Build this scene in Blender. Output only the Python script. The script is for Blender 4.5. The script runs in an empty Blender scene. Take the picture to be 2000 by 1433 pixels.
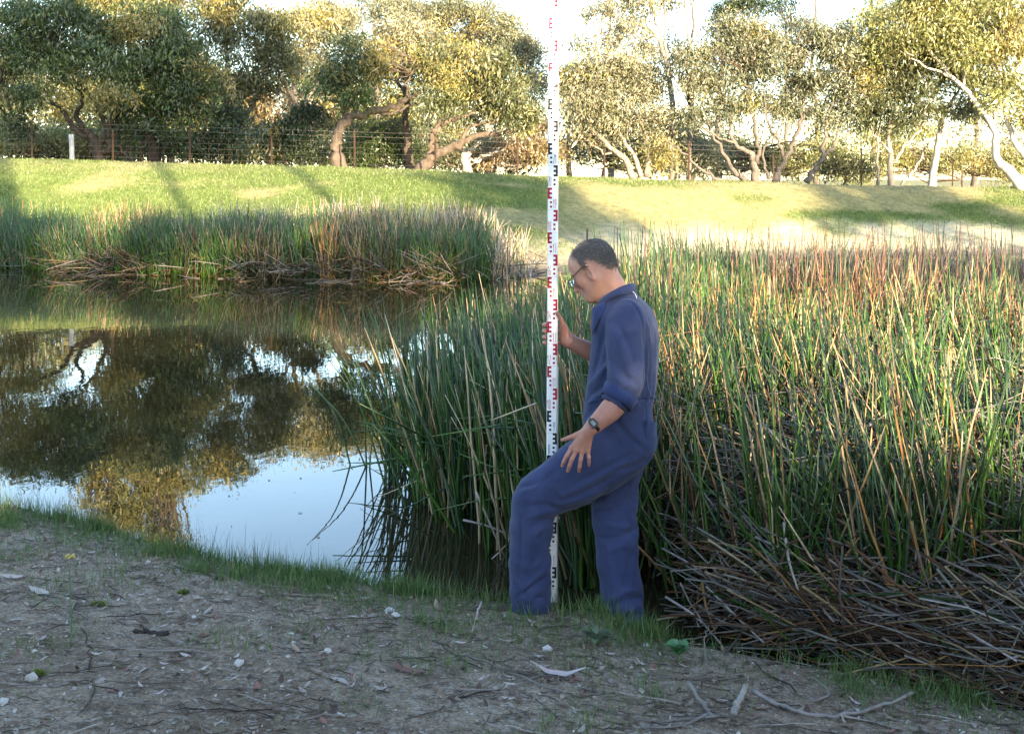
import bpy, math, random
import numpy as np
from mathutils import Vector, Matrix

rng = np.random.default_rng(7)
random.seed(7)
scn = bpy.context.scene
COL = scn.collection
F, CX, HV, CH = 2144.0, 1000.0, 350.0, 1.9      # focal length in photo pixels, principal column, horizon row, eye height

# ------------------------------------------------------------------ camera, sky, sun, exposure
cam = bpy.data.cameras.new('camera')
cam.sensor_width = 36.0
cam.lens = 36.0 * F / 2000.0
cam.shift_y = -(716.5 - HV) / 2000.0
cam.clip_start, cam.clip_end = 0.05, 2000.0
camo = bpy.data.objects.new('camera', cam)
camo.location = (0, 0, CH)
camo.rotation_euler = (math.pi / 2, 0, 0)
COL.objects.link(camo)
scn.camera = camo

SUN_AZ, SUN_EL = math.radians(25.0), math.radians(14.0)     # sun low, behind the camera and to its right
world = bpy.data.worlds.new('World')
scn.world = world
world.use_nodes = True
wn = world.node_tree
bg = wn.nodes['Background']
sky = wn.nodes.new('ShaderNodeTexSky')
sky.sky_type = 'NISHITA'
sky.sun_disc = False
sky.sun_elevation = SUN_EL
sky.sun_rotation = math.pi - SUN_AZ
sky.air_density, sky.dust_density, sky.ozone_density = 1.0, 0.6, 1.2
wn.links.new(sky.outputs[0], bg.inputs[0])
bg.inputs[1].default_value = 0.12

sl = bpy.data.lights.new('sun', 'SUN')
sl.energy = 4.3
sl.angle = math.radians(0.5)
sl.color = (1.0, 0.80, 0.52)
slo = bpy.data.objects.new('sun', sl)
sun_from = Vector((math.sin(SUN_AZ) * math.cos(SUN_EL), -math.cos(SUN_AZ) * math.cos(SUN_EL), math.sin(SUN_EL)))
slo.rotation_euler = (-sun_from).to_track_quat('-Z', 'Y').to_euler()
slo.location = sun_from * 60
COL.objects.link(slo)

scn.view_settings.view_transform = 'Standard'
scn.view_settings.look = 'None'
scn.view_settings.exposure = 2.75
scn.view_settings.gamma = 1.0
scn.view_settings.use_curve_mapping = False
scn.cycles.max_bounces = 6
scn.cycles.transparent_max_bounces = 8
scn.cycles.caustics_reflective = False
scn.cycles.caustics_refractive = False

# ------------------------------------------------------------------ helpers
def W(u, v, Y):
    """photo pixel + real distance -> point in the place"""
    return np.array([(u - CX) * Y / F, Y, CH - (v - HV) * Y / F])

def tag(o, label=None, cat=None, group=None, kind=None):
    for k, x in (('label', label), ('category', cat), ('group', group), ('kind', kind)):
        if x: o[k] = x
    return o

def empty(name, loc, label, cat, group=None):
    o = bpy.data.objects.new(name, None)
    o.empty_display_size = 0.1
    o.location = tuple(float(c) for c in loc)
    COL.objects.link(o)
    return tag(o, label, cat, group)

def mesh_np(name, V, Fc, cols=None, smooth=True):
    """V (n,3); Fc a list of index arrays (m,3) or (m,4)"""
    V = np.asarray(V, np.float32)
    if not isinstance(Fc, (list, tuple)): Fc = [Fc]
    Fc = [np.asarray(f, np.int32) for f in Fc if len(f)]
    me = bpy.data.meshes.new(name)
    me.vertices.add(len(V)); me.vertices.foreach_set('co', V.ravel())
    li = np.concatenate([f.ravel() for f in Fc])
    cnt = np.concatenate([np.full(len(f), f.shape[1], np.int32) for f in Fc])
    st = np.concatenate([[0], np.cumsum(cnt)[:-1]]).astype(np.int32)
    me.loops.add(len(li)); me.loops.foreach_set('vertex_index', li)
    me.polygons.add(len(cnt)); me.polygons.foreach_set('loop_start', st)
    me.polygons.foreach_set('use_smooth', np.full(len(cnt), smooth, bool))
    if cols is not None:
        c = np.ones((len(V), 4), np.float32); c[:, :3] = cols
        a = me.color_attributes.new('col', 'FLOAT_COLOR', 'POINT')
        a.data.foreach_set('color', c.ravel())
    me.update(calc_edges=True)
    return me

def mk(name, V, Fc, mat, parent=None, cols=None, smooth=True, label=None, cat=None, group=None, kind=None):
    V = np.asarray(V, np.float64)
    if parent is not None: V = V - np.array(origin_of(parent))
    me = mesh_np(name, V, Fc, cols, smooth)
    me.materials.append(mat)
    o = bpy.data.objects.new(name, me)
    COL.objects.link(o)
    if parent is not None: o.parent = parent
    return tag(o, label, cat, group, kind)

def origin_of(o):
    p = np.zeros(3)
    while o is not None:
        p = p + np.array(o.location); o = o.parent
    return p

def nrm(a): return a / np.maximum(np.linalg.norm(a, axis=-1, keepdims=True), 1e-9)

def tubes(P, R, S=4, cap=True):
    """batch of tubes: P (N,K,3), R (N,K) -> V, [quads, ...]"""
    P = np.asarray(P, float); N, K, _ = P.shape
    R = np.broadcast_to(np.asarray(R, float), (N, K))
    T = np.empty_like(P)
    T[:, 1:-1] = P[:, 2:] - P[:, :-2]; T[:, 0] = P[:, 1] - P[:, 0]; T[:, -1] = P[:, -1] - P[:, -2]
    T = nrm(T)
    D = nrm(P[:, -1] - P[:, 0])
    ref = np.where(np.abs(D[:, 2:3]) > 0.8, np.array([[1.0, 0.2, 0]]), np.array([[0, 0.1, 1.0]]))[:, None, :]
    A = nrm(np.cross(T, np.broadcast_to(ref, T.shape))); B = np.cross(T, A)
    th = np.arange(S) * 2 * math.pi / S
    V = P[:, :, None, :] + R[:, :, None, None] * (A[:, :, None, :] * np.cos(th)[None, None, :, None] + B[:, :, None, :] * np.sin(th)[None, None, :, None])
    V = V.reshape(-1, 3)
    idx = np.arange(N * K * S).reshape(N, K, S)
    a = idx[:, :-1, :]; b = np.roll(a, -1, 2); d = idx[:, 1:, :]; c = np.roll(d, -1, 2)
    Q = np.stack([a, b, c, d], -1).reshape(-1, 4)
    fs = [Q]
    if cap and S in (3, 4):
        fs.append(idx[:, 0, ::-1].reshape(-1, S)); fs.append(idx[:, -1, :].reshape(-1, S))
    elif cap:
        for e, o in ((0, -1), (K - 1, 1)):
            r = idx[:, e, ::o]
            fs.append(np.stack([np.stack([r[:, 0], r[:, i], r[:, i + 1]], -1) for i in range(1, S - 1)], 1).reshape(-1, 3))
    return V, fs

def tube_cols(C, K, S): return np.repeat(np.asarray(C), K * S, axis=0)

def spline(pts, n):
    """Catmull-Rom through pts (m,d) -> (n,d)"""
    p = np.asarray(pts, float)
    if len(p) == 2: return p[0] + (p[1] - p[0]) * np.linspace(0, 1, n)[:, None]
    q = np.vstack([2 * p[0] - p[1], p, 2 * p[-1] - p[-2]])
    t = np.linspace(0, len(p) - 1, n); i = np.minimum(t.astype(int), len(p) - 2); s = (t - i)[:, None]
    a, b, c, d = q[i], q[i + 1], q[i + 2], q[i + 3]
    return 0.5 * (2 * b + (c - a) * s + (2 * a - 5 * b + 4 * c - d) * s ** 2 + (3 * b - a - 3 * c + d) * s ** 3)

_tab = np.random.default_rng(3).random((256, 256))
def vnoise(x, y):
    x = np.asarray(x, float) + 1000; y = np.asarray(y, float) + 1000
    i = np.floor(x).astype(int); j = np.floor(y).astype(int); fx = x - i; fy = y - j
    fx = fx * fx * (3 - 2 * fx); fy = fy * fy * (3 - 2 * fy)
    g = lambda a, b: _tab[a & 255, b & 255]
    return (g(i, j) * (1 - fx) + g(i + 1, j) * fx) * (1 - fy) + (g(i, j + 1) * (1 - fx) + g(i + 1, j + 1) * fx) * fy
def fbm(x, y, o=4):
    s = 0; a = 0.5; t = 0
    for k in range(o):
        s = s + a * vnoise(x * 2 ** k + 17 * k, y * 2 ** k - 9 * k); t += a; a *= 0.5
    return s / t

def sstep(a, b, x):
    t = np.clip((x - a) / (b - a), 0, 1); return t * t * (3 - 2 * t)

# ------------------------------------------------------------------ materials
def new_mat(name):
    m = bpy.data.materials.new(name); m.use_nodes = True
    nt = m.node_tree; nt.nodes.clear()
    out = nt.nodes.new('ShaderNodeOutputMaterial')
    return m, nt, out

def nd(nt, t, **kw):
    n = nt.nodes.new(t)
    for k, v in kw.items():
        if k in n.inputs.keys(): n.inputs[k].default_value = v
        else: setattr(n, k, v)
    return n

def mix_rgb(nt, fac, a, b, mode='MIX'):
    n = nt.nodes.new('ShaderNodeMix'); n.data_type = 'RGBA'; n.blend_type = mode
    for s, x in ((0, fac), (6, a), (7, b)):
        if hasattr(x, 'is_output'): nt.links.new(x, n.inputs[s])
        else: n.inputs[s].default_value = x if s == 0 else (tuple(x) + (1,))[:4]
    return n.outputs[2]

def ramp(nt, fac, stops):
    n = nt.nodes.new('ShaderNodeValToRGB'); e = n.color_ramp.elements
    while len(e) < len(stops): e.new(0.5)
    for x, (p, c) in zip(e, stops):
        x.position = p; x.color = (tuple(c) + (1,))[:4] if hasattr(c, '__len__') else (c, c, c, 1)
    nt.links.new(fac, n.inputs[0]); return n.outputs[0]

def noise(nt, scale, detail=4, rough=0.6, vec=None, dist=0.0):
    n = nt.nodes.new('ShaderNodeTexNoise'); n.inputs['Scale'].default_value = scale
    n.inputs['Detail'].default_value = detail; n.inputs['Roughness'].default_value = rough
    n.inputs['Distortion'].default_value = dist
    if vec is not None: nt.links.new(vec, n.inputs['Vector'])
    return n.outputs['Fac']

def objco(nt, scale=(1, 1, 1)):
    tc = nt.nodes.new('ShaderNodeTexCoord'); mp = nt.nodes.new('ShaderNodeMapping')
    mp.inputs['Scale'].default_value = scale
    nt.links.new(tc.outputs['Object'], mp.inputs['Vector']); return mp.outputs[0]

def bump(nt, h, strength, dist=0.01):
    b = nt.nodes.new('ShaderNodeBump'); b.inputs['Strength'].default_value = strength; b.inputs['Distance'].default_value = dist
    nt.links.new(h, b.inputs['Height']); return b.outputs[0]

def attr(nt):
    a = nt.nodes.new('ShaderNodeAttribute'); a.attribute_name = 'col'; return a.outputs['Color']

def princ(nt, out, col, rough=0.6, spec=0.3, normal=None, **kw):
    p = nt.nodes.new('ShaderNodeBsdfPrincipled')
    if hasattr(col, 'is_output'): nt.links.new(col, p.inputs['Base Color'])
    else: p.inputs['Base Color'].default_value = tuple(col) + (1,)
    p.inputs['Roughness'].default_value = rough
    p.inputs['Specular IOR Level'].default_value = spec
    for k, v in kw.items(): p.inputs[k].default_value = v
    if normal is not None: nt.links.new(normal, p.inputs['Normal'])
    nt.links.new(p.outputs[0], out.inputs[0]); return p

def mat_attr(name, rough=0.6, spec=0.3, nscale=None, namt=0.3, nstretch=(1, 1, 1), bmp=0.0):
    m, nt, out = new_mat(name); c = attr(nt); nrml = None
    if nscale:
        v = objco(nt, nstretch); n = noise(nt, nscale, 4, 0.6, v)
        g = ramp(nt, n, [(0.25, 1 - namt), (0.75, 1 + namt * 0.6)])
        c = mix_rgb(nt, 1.0, c, g, 'MULTIPLY')
        if bmp: nrml = bump(nt, n, bmp, 0.004)
    princ(nt, out, c, rough, spec, nrml); return m

def mat_flat(name, col, rough=0.6, spec=0.3, nscale=30, namt=0.25, bmp=0.0, stretch=(1, 1, 1), **kw):
    m, nt, out = new_mat(name); v = objco(nt, stretch); n = noise(nt, nscale, 4, 0.6, v)
    a = tuple(x * (1 - namt) for x in col); b = tuple(x * (1 + namt) for x in col)
    c = mix_rgb(nt, n, a, b)
    princ(nt, out, c, rough, spec, bump(nt, n, bmp, 0.003) if bmp else None, **kw); return m

def mat_leaf(name, trans=0.35, gloss=0.06):
    m, nt, out = new_mat(name); c = attr(nt)
    d = nt.nodes.new('ShaderNodeBsdfDiffuse'); t = nt.nodes.new('ShaderNodeBsdfTranslucent')
    g = nt.nodes.new('ShaderNodeBsdfGlossy'); g.inputs['Roughness'].default_value = 0.45
    g.inputs['Color'].default_value = (0.9, 0.9, 0.9, 1)
    nt.links.new(c, d.inputs[0]); nt.links.new(c, t.inputs[0])
    m1 = nt.nodes.new('ShaderNodeMixShader'); m1.inputs[0].default_value = trans
    nt.links.new(d.outputs[0], m1.inputs[1]); nt.links.new(t.outputs[0], m1.inputs[2])
    m2 = nt.nodes.new('ShaderNodeMixShader'); m2.inputs[0].default_value = gloss
    nt.links.new(m1.outputs[0], m2.inputs[1]); nt.links.new(g.outputs[0], m2.inputs[2])
    nt.links.new(m2.outputs[0], out.inputs[0]); return m

M_leaf = mat_leaf('gum_leaf')
M_blade = mat_leaf('grass_blade', 0.3, 0.03)
M_reed = mat_attr('reed_stem', 0.36, 0.55, 60, 0.35, (1, 1, 0.12))
M_dry = mat_attr('dry_stalk', 0.75, 0.15, 50, 0.4, (1, 1, 1))
M_bark = mat_attr('bark', 0.9, 0.1, 9, 0.55, (1, 1, 0.25), 0.6)
M_skin = mat_attr('skin', 0.5, 0.35, 220, 0.12, (1, 1, 1), 0.12)
M_stone = mat_attr('stone', 0.8, 0.2, 60, 0.35, (1, 1, 1), 0.3)
M_litter = mat_attr('litter', 0.75, 0.2, 70, 0.35, (1, 1, 1), 0.2)

def soil_material():
    m, nt, out = new_mat('sandy_soil'); v = objco(nt)
    n1 = noise(nt, 1.3, 6, 0.65, v); n2 = noise(nt, 14, 6, 0.7, v); n3 = noise(nt, 95, 4, 0.7, v); n4 = noise(nt, 300, 2, 0.6, v)
    c = ramp(nt, n1, [(0.3, (0.155, 0.112, 0.076)), (0.5, (0.245, 0.188, 0.135)), (0.7, (0.335, 0.270, 0.20))])
    c = mix_rgb(nt, 1.0, c, ramp(nt, n2, [(0.28, 0.38), (0.5, 0.95), (0.72, 1.35)]), 'MULTIPLY')
    c = mix_rgb(nt, 1.0, c, ramp(nt, n3, [(0.3, 0.4), (0.5, 1.0), (0.66, 1.5)]), 'MULTIPLY')
    vo = nt.nodes.new('ShaderNodeTexVoronoi'); vo.inputs['Scale'].default_value = 70; nt.links.new(v, vo.inputs['Vector'])
    sp = nt.nodes.new('ShaderNodeSeparateColor'); nt.links.new(vo.outputs['Color'], sp.inputs[0])
    k = ramp(nt, sp.outputs[0], [(0.86, 0.0), (0.9, 0.6)])
    c = mix_rgb(nt, k, c, (0.36, 0.33, 0.29))
    h = nt.nodes.new('ShaderNodeMath'); h.operation = 'ADD'; nt.links.new(n2, h.inputs[0]); nt.links.new(n3, h.inputs[1])
    princ(nt, out, c, 0.95, 0.1, bump(nt, h.outputs[0], 0.9, 0.018)); return m
M_soil = soil_material()

def bank_material():
    m, nt, out = new_mat('bank_turf'); c = attr(nt); v = objco(nt)
    n1 = noise(nt, 5, 6, 0.7, v); n2 = noise(nt, 40, 4, 0.7, v)
    c = mix_rgb(nt, 1.0, c, ramp(nt, n1, [(0.3, 0.6), (0.7, 1.3)]), 'MULTIPLY')
    c = mix_rgb(nt, 1.0, c, ramp(nt, n2, [(0.3, 0.6), (0.7, 1.35)]), 'MULTIPLY')
    princ(nt, out, c, 0.95, 0.1, bump(nt, n2, 0.6, 0.05)); return m
M_bank = bank_material()

def water_material():
    m, nt, out = new_mat('pond_water'); v = objco(nt, (1, 0.55, 1))
    n1 = noise(nt, 2.2, 3, 0.5, v); n2 = noise(nt, 9, 2, 0.5, v)
    a = nt.nodes.new('ShaderNodeMath'); a.operation = 'MULTIPLY_ADD'; a.inputs[1].default_value = 0.25
    nt.links.new(n2, a.inputs[0]); nt.links.new(n1, a.inputs[2])
    b = nt.nodes.new('ShaderNodeBump'); b.inputs['Strength'].default_value = 0.06; b.inputs['Distance'].default_value = 0.02
    nt.links.new(a.outputs[0], b.inputs['Height'])
    princ(nt, out, (0.016, 0.014, 0.006), 0.012, 0.5, b.outputs[0], IOR=1.40); return m
M_water = water_material()

# ------------------------------------------------------------------ terrain
_lip = [(-400, 925), (0, 985), (200, 1035), (400, 1090), (600, 1125), (800, 1155), (1000, 1182), (1150, 1215), (1250, 1240), (1400, 1270), (1600, 1305), (1800, 1338), (2000, 1385), (2400, 1480)]
_lip_xy = np.array([[(u - CX) * ((CH - 0.03) * F / (v - HV)) / F, (CH - 0.03) * F / (v - HV)] for u, v in _lip])
def y_lip(x): return np.interp(x, _lip_xy[:, 0], _lip_xy[:, 1])
_far = [(-500, 512), (0, 520), (400, 540), (900, 548), (1060, 538), (1200, 520), (1500, 505), (2000, 495), (2600, 488)]
_far_xy = np.array([[(u - CX) * (CH * F / (v - HV)) / F, CH * F / (v - HV)] for u, v in _far])
def y_far(x): return np.interp(x, _far_xy[:, 0], _far_xy[:, 1])
_cr = [(-600, 305), (0, 311), (300, 318), (600, 328), (1000, 341), (1300, 352), (1500, 354), (1700, 365), (2000, 366), (2600, 372)]
_cr_xy = np.array([[(u - CX) * 33.0 / F, CH - (v - HV) * 33.0 / F] for u, v in _cr])
def z_crest(x): return np.interp(x, _cr_xy[:, 0], _cr_xy[:, 1])
def y_crest(x): return np.interp(x, [-15, 0, 8, 15], [32.0, 32.5, 33.5, 35.0])

def near_z(x, y):
    s = y_lip(x) - y
    up = 0.03 + 0.09 * np.clip(s, 0, 99) + 0.05 * (fbm(x * 0.9, y * 0.9) - 0.5) * sstep(0, 0.8, s) + 0.025 * (fbm(x * 4, y * 4, 3) - 0.5)
    dn = 0.03 + 0.45 * np.clip(s, -1.6, 0) + 0.02 * (fbm(x * 4, y * 4, 3) - 0.5)
    return np.where(s > 0, up, dn) + .075 * np.exp(-((x - .44) / .17) ** 2 - ((y - 4.74) / .15) ** 2) + .012 * np.exp(-((x - .12) / .2) ** 2 - ((y - 4.78) / .12) ** 2)
def far_z(x, y):
    a = y_far(x); c = y_crest(x); zc = z_crest(x); d = y - a
    t = np.clip((y - a - 2.6) / np.maximum(c - a - 2.6, 0.5), 0, 1)
    slope = 0.36 + (zc - 0.36) * (0.55 * t + 0.45 * sstep(0, 1, t))
    z = np.where(d < 0, np.clip(0.25 * d, -0.8, 0), np.where(d < 2.6, 0.36 * np.clip(d, 0, 2.6) / 2.6, slope))
    bumps = 0.22 * (fbm(x * 0.35, y * 0.35, 3) - 0.5) * sstep(2.5, 5, d) * (1 - sstep(c - 1.5, c, y) * 0.6) + 0.08 * (fbm(x * 1.4, y * 1.4, 3) - 0.5) * sstep(0, 2, d)
    back = -0.10 * np.clip(y - c, 0, 4) + 0.02 * np.clip(y - c - 4, 0, 1e3) * 0
    return z + bumps + back

def sheet(name, xs, ys, zf, mat, colf=None):
    X, Y = np.meshgrid(xs, ys); Z = zf(X, Y); V = np.stack([X, Y, Z], -1).reshape(-1, 3)
    ny, nx = X.shape; i = np.arange(ny * nx).reshape(ny, nx)
    Q = np.stack([i[:-1, :-1], i[:-1, 1:], i[1:, 1:], i[1:, :-1]], -1).reshape(-1, 4)
    return mk(name, V, Q, mat, cols=colf(X, Y, Z).reshape(-1, 3) if colf else None, kind='structure')

xs = np.concatenate([np.linspace(-300, -12, 25)[:-1], np.linspace(-12, -4, 30)[:-1], np.linspace(-4, 4.5, 190)[:-1], np.linspace(4.5, 14, 34)[:-1], np.linspace(14, 300, 25)])
ys = np.concatenate([np.linspace(-120, 0, 26)[:-1], np.linspace(0, 2.6, 16)[:-1], np.linspace(2.6, 7.2, 120)[:-1], np.linspace(7.2, 13, 14)])
sheet('ground', xs, ys, near_z, M_soil)

def bank_lush(x, y):
    return fbm(x * 0.30 + 5, y * 0.55, 3)
def bank_col(x, y, z):
    d = y - y_far(x); h = z
    lush = sstep(0.40, 0.60, bank_lush(x, y))
    dry = np.array([0.30, 0.26, 0.13]); green = np.array([0.125, 0.165, 0.05]); sand = np.array([0.50, 0.44, 0.29]); mud = np.array([0.17, 0.145, 0.12])
    c = dry + (green - dry) * (0.25 + 0.75 * lush)[..., None]
    right = sstep(-1.5, 3.5, x)
    sw = (1 - sstep(0.38, 0.80, h + 0.6 * (fbm(x * 0.8, y * 0.8) - 0.5))) * right
    left = (1 - sstep(0.35, 0.75, h + 0.5 * (fbm(x * 0.7 + 3, y * 0.9) - 0.5))) * (1 - right)
    c = c + (sand - c) * sw[..., None]
    c = c + (np.array([0.30, 0.25, 0.2]) - c) * (left * 0.8)[..., None]
    top = sstep(-1.6, 0.2, y - y_crest(x)) * 0.7
    c = c + (np.array([0.26, 0.24, 0.13]) - c) * top[..., None]
    mw = (1 - sstep(0.0, 1.6, d))
    return c + (mud - c) * mw[..., None]
xs = np.concatenate([np.linspace(-400, -24, 25)[:-1], np.linspace(-24, 26, 260)[:-1], np.linspace(26, 400, 25)])
ys = np.concatenate([np.linspace(13, 19, 8)[:-1], np.linspace(19, 37, 130)[:-1], np.linspace(37, 60, 24)[:-1], np.linspace(60, 900, 20)])
sheet('grass_embankment', xs, ys, far_z, M_bank, bank_col)

wx = np.linspace(-299, 299, 7); wy = np.linspace(2.0, 31, 7)
sheet('pond_water', wx, wy, lambda x, y: x * 0.0, M_water)

def G(u, v, lift=0.0):
    """where the view ray through a photo pixel meets the near bank"""
    lo, hi = 0.5, 8.0
    for _ in range(40):
        Y = (lo + hi) / 2; p = W(u, v, Y)
        if p[2] > near_z(p[0], p[1]): lo = Y
        else: hi = Y
    p = W(u, v, lo); p[2] = near_z(p[0], p[1]) + lift
    return p

# ------------------------------------------------------------------ trees
PAL = {
    'dark': [(0.030, 0.052, 0.016), (0.045, 0.072, 0.022), (0.022, 0.040, 0.014)],
    'green': [(0.055, 0.090, 0.022), (0.080, 0.120, 0.028), (0.040, 0.066, 0.020)],
    'olive': [(0.090, 0.105, 0.036), (0.120, 0.125, 0.045), (0.065, 0.078, 0.028)],
    'grey': [(0.165, 0.175, 0.100), (0.205, 0.205, 0.120), (0.125, 0.135, 0.075)],
    'pale': [(0.235, 0.228, 0.135), (0.275, 0.258, 0.155), (0.170, 0.170, 0.095)],
    'gold': [(0.27, 0.235, 0.07), (0.32, 0.265, 0.08), (0.21, 0.195, 0.065)],
    'lime': [(0.225, 0.23, 0.075), (0.275, 0.265, 0.09), (0.17, 0.18, 0.06)],
    'tan': [(0.20, 0.15, 0.075), (0.24, 0.175, 0.09), (0.15, 0.11, 0.055)],
}
BARK = {'dark': (0.045, 0.036, 0.028), 'brown': (0.11, 0.085, 0.065), 'grey': (0.13, 0.112, 0.095), 'pale': (0.24, 0.205, 0.17), 'white': (0.40, 0.36, 0.31)}

def leaves(C, sig, n_per, L, Wd, palette, gold=0.0, droop=1.0, flat=0.75):
    """n_per leaves round each clump centre C (N,3) with spread sig (N,) -> V, quads, cols"""
    N = len(C)
    n = N * n_per
    cc = np.repeat(np.arange(N), n_per)
    off = rng.normal(0, 1, (n, 3)); off[:, 2] *= flat
    P = C[cc] + off * sig[cc, None]
    ax_ = np.stack([rng.normal(0, .55, N), rng.normal(0, .55, N), -droop + rng.normal(0, .35, N)], -1)
    d = nrm(ax_[cc] + rng.normal(0, .5, (n, 3)))
    w = nrm(np.cross(d, rng.normal(0, 1, (n, 3))))
    sz_ = np.clip(rng.lognormal(-.05, .38, N), .5, 2.0)[cc]; l = L * (sz_ * rng.uniform(0.55, 1.4, n))[:, None]; b = Wd * (sz_ ** .6 * rng.uniform(0.6, 1.3, n))[:, None]
    V = np.stack([P, P + d * l * 0.45 + w * b * 0.5, P + d * l, P + d * l * 0.45 - w * b * 0.5], 1).reshape(-1, 3)
    Q = np.arange(n * 4).reshape(n, 4)
    pal = np.array(PAL[palette]); cl = pal[rng.integers(0, len(pal), N)]
    if gold > 0:
        g = np.array(PAL['gold'])[rng.integers(0, 3, N)]; f_ = fbm(C[:, 0] * .55 + C[:, 1] * .3, C[:, 2] * .7 + C[:, 1] * .2, 2); sel = f_ + rng.normal(0, .05, N) > np.quantile(f_, 1 - gold)
        cl = np.where(sel[:, None], g, cl)
    c = (cl * rng.uniform(.65, 1.3, (N, 1)))[cc] * rng.uniform(0.75, 1.3, (n, 1)) * (1 + rng.normal(0, 0.06, (n, 3)))
    return V, Q, np.repeat(np.clip(c, 0.005, 0.8), 4, 0)

def tree(name, label, Y, limbs, blobs, palette='olive', bark='grey', gold=0.0, leaf=(0.12, 0.040), dens=1.0, n_per=100, cat='tree', group=None, sig=0.25, twig=True, droop=1.0, px=True, twig_bark=None):
    """limbs [(points (u,v,dy), r0, r1)], blobs (u,v,ru,rv,dy) in photo pixels at distance Y (px) or metres"""
    def pt(q):
        if px: return W(q[0], q[1], Y + (q[2] if len(q) > 2 else 0))
        return np.array(q[:3], float)
    k = (Y / F) if px else 1.0
    base = pt(limbs[0][0][0]) if limbs else pt(blobs[0])
    if px and limbs: base = np.array([base[0], base[1], min(base[2], float(far_z(base[0], base[1])))])
    root = empty(name, base, label, cat, group)
    TV, TF, TC, off = [], [], [], 0
    nodes = []
    def add(P, R, S, col):
        nonlocal off
        v, fs = tubes(P, R, S)
        TV.append(v); TF.extend([f + off for f in fs]); off += len(v)
        c = np.tile(np.array(col), (len(v), 1)) * np.repeat(rng.uniform(0.75, 1.25, (len(P), 1)), len(v) // len(P), 0)
        TC.append(c)
    for pts, r0, r1 in limbs:
        p = np.array([pt(q) for q in pts])
        if pts is limbs[0][0]:
            gz = float(far_z(p[0, 0], p[0, 1])) if px else p[0, 2]
            p[0, 2] = min(p[0, 2], gz) - 0.15
        n = max(8, 4 * len(pts)); s = spline(p, n)
        s[1:-1] += rng.normal(0, 0.035 * min(1.0, Y / 30 if px else 1), (n - 2, 3))
        t = np.linspace(0, 1, n)
        r = r0 + (r1 - r0) * t ** 0.8
        if pts is limbs[0][0]: r = r * (1 + 0.5 * np.exp(-t * 9))
        add(s[None], r[None], 8, BARK[bark]); nodes.append(s[n // 3:])
    SC, SS = [], []
    for b in blobs:
        c = pt((b[0], b[1], b[4] if len(b) > 4 else 0)) if px else np.array(b[:3], float)
        ru, rv = (b[2] * k, b[3] * k) if px else (b[3], b[4])
        rd = (ru + rv) / 2
        n = int(max(4, dens * 2.6 * (ru * rv * rd) ** (2 / 3.0) / (sig * sig) * 1.5))
        d = nrm(rng.normal(0, 1, (n, 3))); d[:, 2] = np.where(d[:, 2] < rng.uniform(-.9, -.1, n), -d[:, 2], d[:, 2])
        rad = rng.uniform(0.25, 1.0, (n, 1)) ** 0.5 * (.62 + .75 * fbm(d[:, 0] * 1.7 + b[0] * .13, d[:, 2] * 1.7 + d[:, 1] + b[1] * .17, 2))[:, None] * np.where(rng.random((n, 1)) < .12, rng.uniform(1.1, 1.5, (n, 1)), 1)
        SC.append(c + d * rad * np.array([ru, rd, rv])); SS.append(np.full(n, sig) * rng.uniform(0.65, 1.3, n))
    if SC:
        SC = np.vstack(SC); SS = np.concatenate(SS)
        if twig and nodes:
            nn = np.vstack(nodes)
            sel = rng.random(len(SC)) < 0.75
            T = SC[sel]
            dd = ((T[:, None, :] - nn[None]) ** 2 * np.array([1, 1, 1.6])).sum(-1) + 0.6 * np.maximum(0, nn[None, :, 2] - T[:, None, 2]) * 3
            j = dd.argmin(1); A = nn[j]; L = np.linalg.norm(T - A, axis=1)[:, None]
            m1 = A + (T - A) * 0.33 + np.array([0, 0, -0.02]) * L + rng.normal(0, 0.05, T.shape) * L
            m2 = A + (T - A) * 0.7 + np.array([0, 0, 0.06]) * L + rng.normal(0, 0.07, T.shape) * L
            P = np.stack([A, m1, m2, T], 1)
            r = np.clip(0.010 + 0.009 * L, 0.01, 0.05) * np.array([[1, 0.8, 0.5, 0.25]])
            add(P, r, 3, BARK[twig_bark or bark])
    if TV: mk('trunk', np.vstack(TV), TF, M_bark, root, np.vstack(TC))
    if len(SC):
        v, q, c = leaves(SC, SS, n_per, leaf[0], leaf[1], palette, gold, droop)
        mk('crown', v, q, M_leaf, root, c, smooth=False)
    return root

g1 = 'trees beyond the embankment fence'
# ---- left: the shaded, dense group
tree('tree', 'dark many-limbed tree at the far left with bare limbs arching over the white post', 35.2,
     [([(192, 312), (192, 290), (183, 268), (165, 255)], .22, .12), ([(183, 270), (150, 258), (135, 235), (110, 205), (55, 188), (0, 186)], .12, .04),
      ([(190, 280), (212, 262), (205, 245), (180, 190), (140, 150)], .12, .05), ([(165, 255), (150, 225), (160, 190), (110, 130)], .1, .03), ([(192, 290), (230, 300, .3), (260, 290, .4)], .1, .05),
      ([(196, 300), (215, 285), (205, 262), (230, 190), (225, 120)], .13, .05)],
     [(60, 110, 85, 60, .5), (165, 130, 75, 55, -.6), (110, 50, 85, 50, 0), (40, 35, 60, 40, 1), (215, 90, 60, 60, .5), (60, 190, 60, 22, -.5), (30, 250, 35, 25, .8), (220, 195, 42, 26, -.8)],
     'green', 'dark', gold=0.13, group=g1, dens=1.15)
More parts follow.
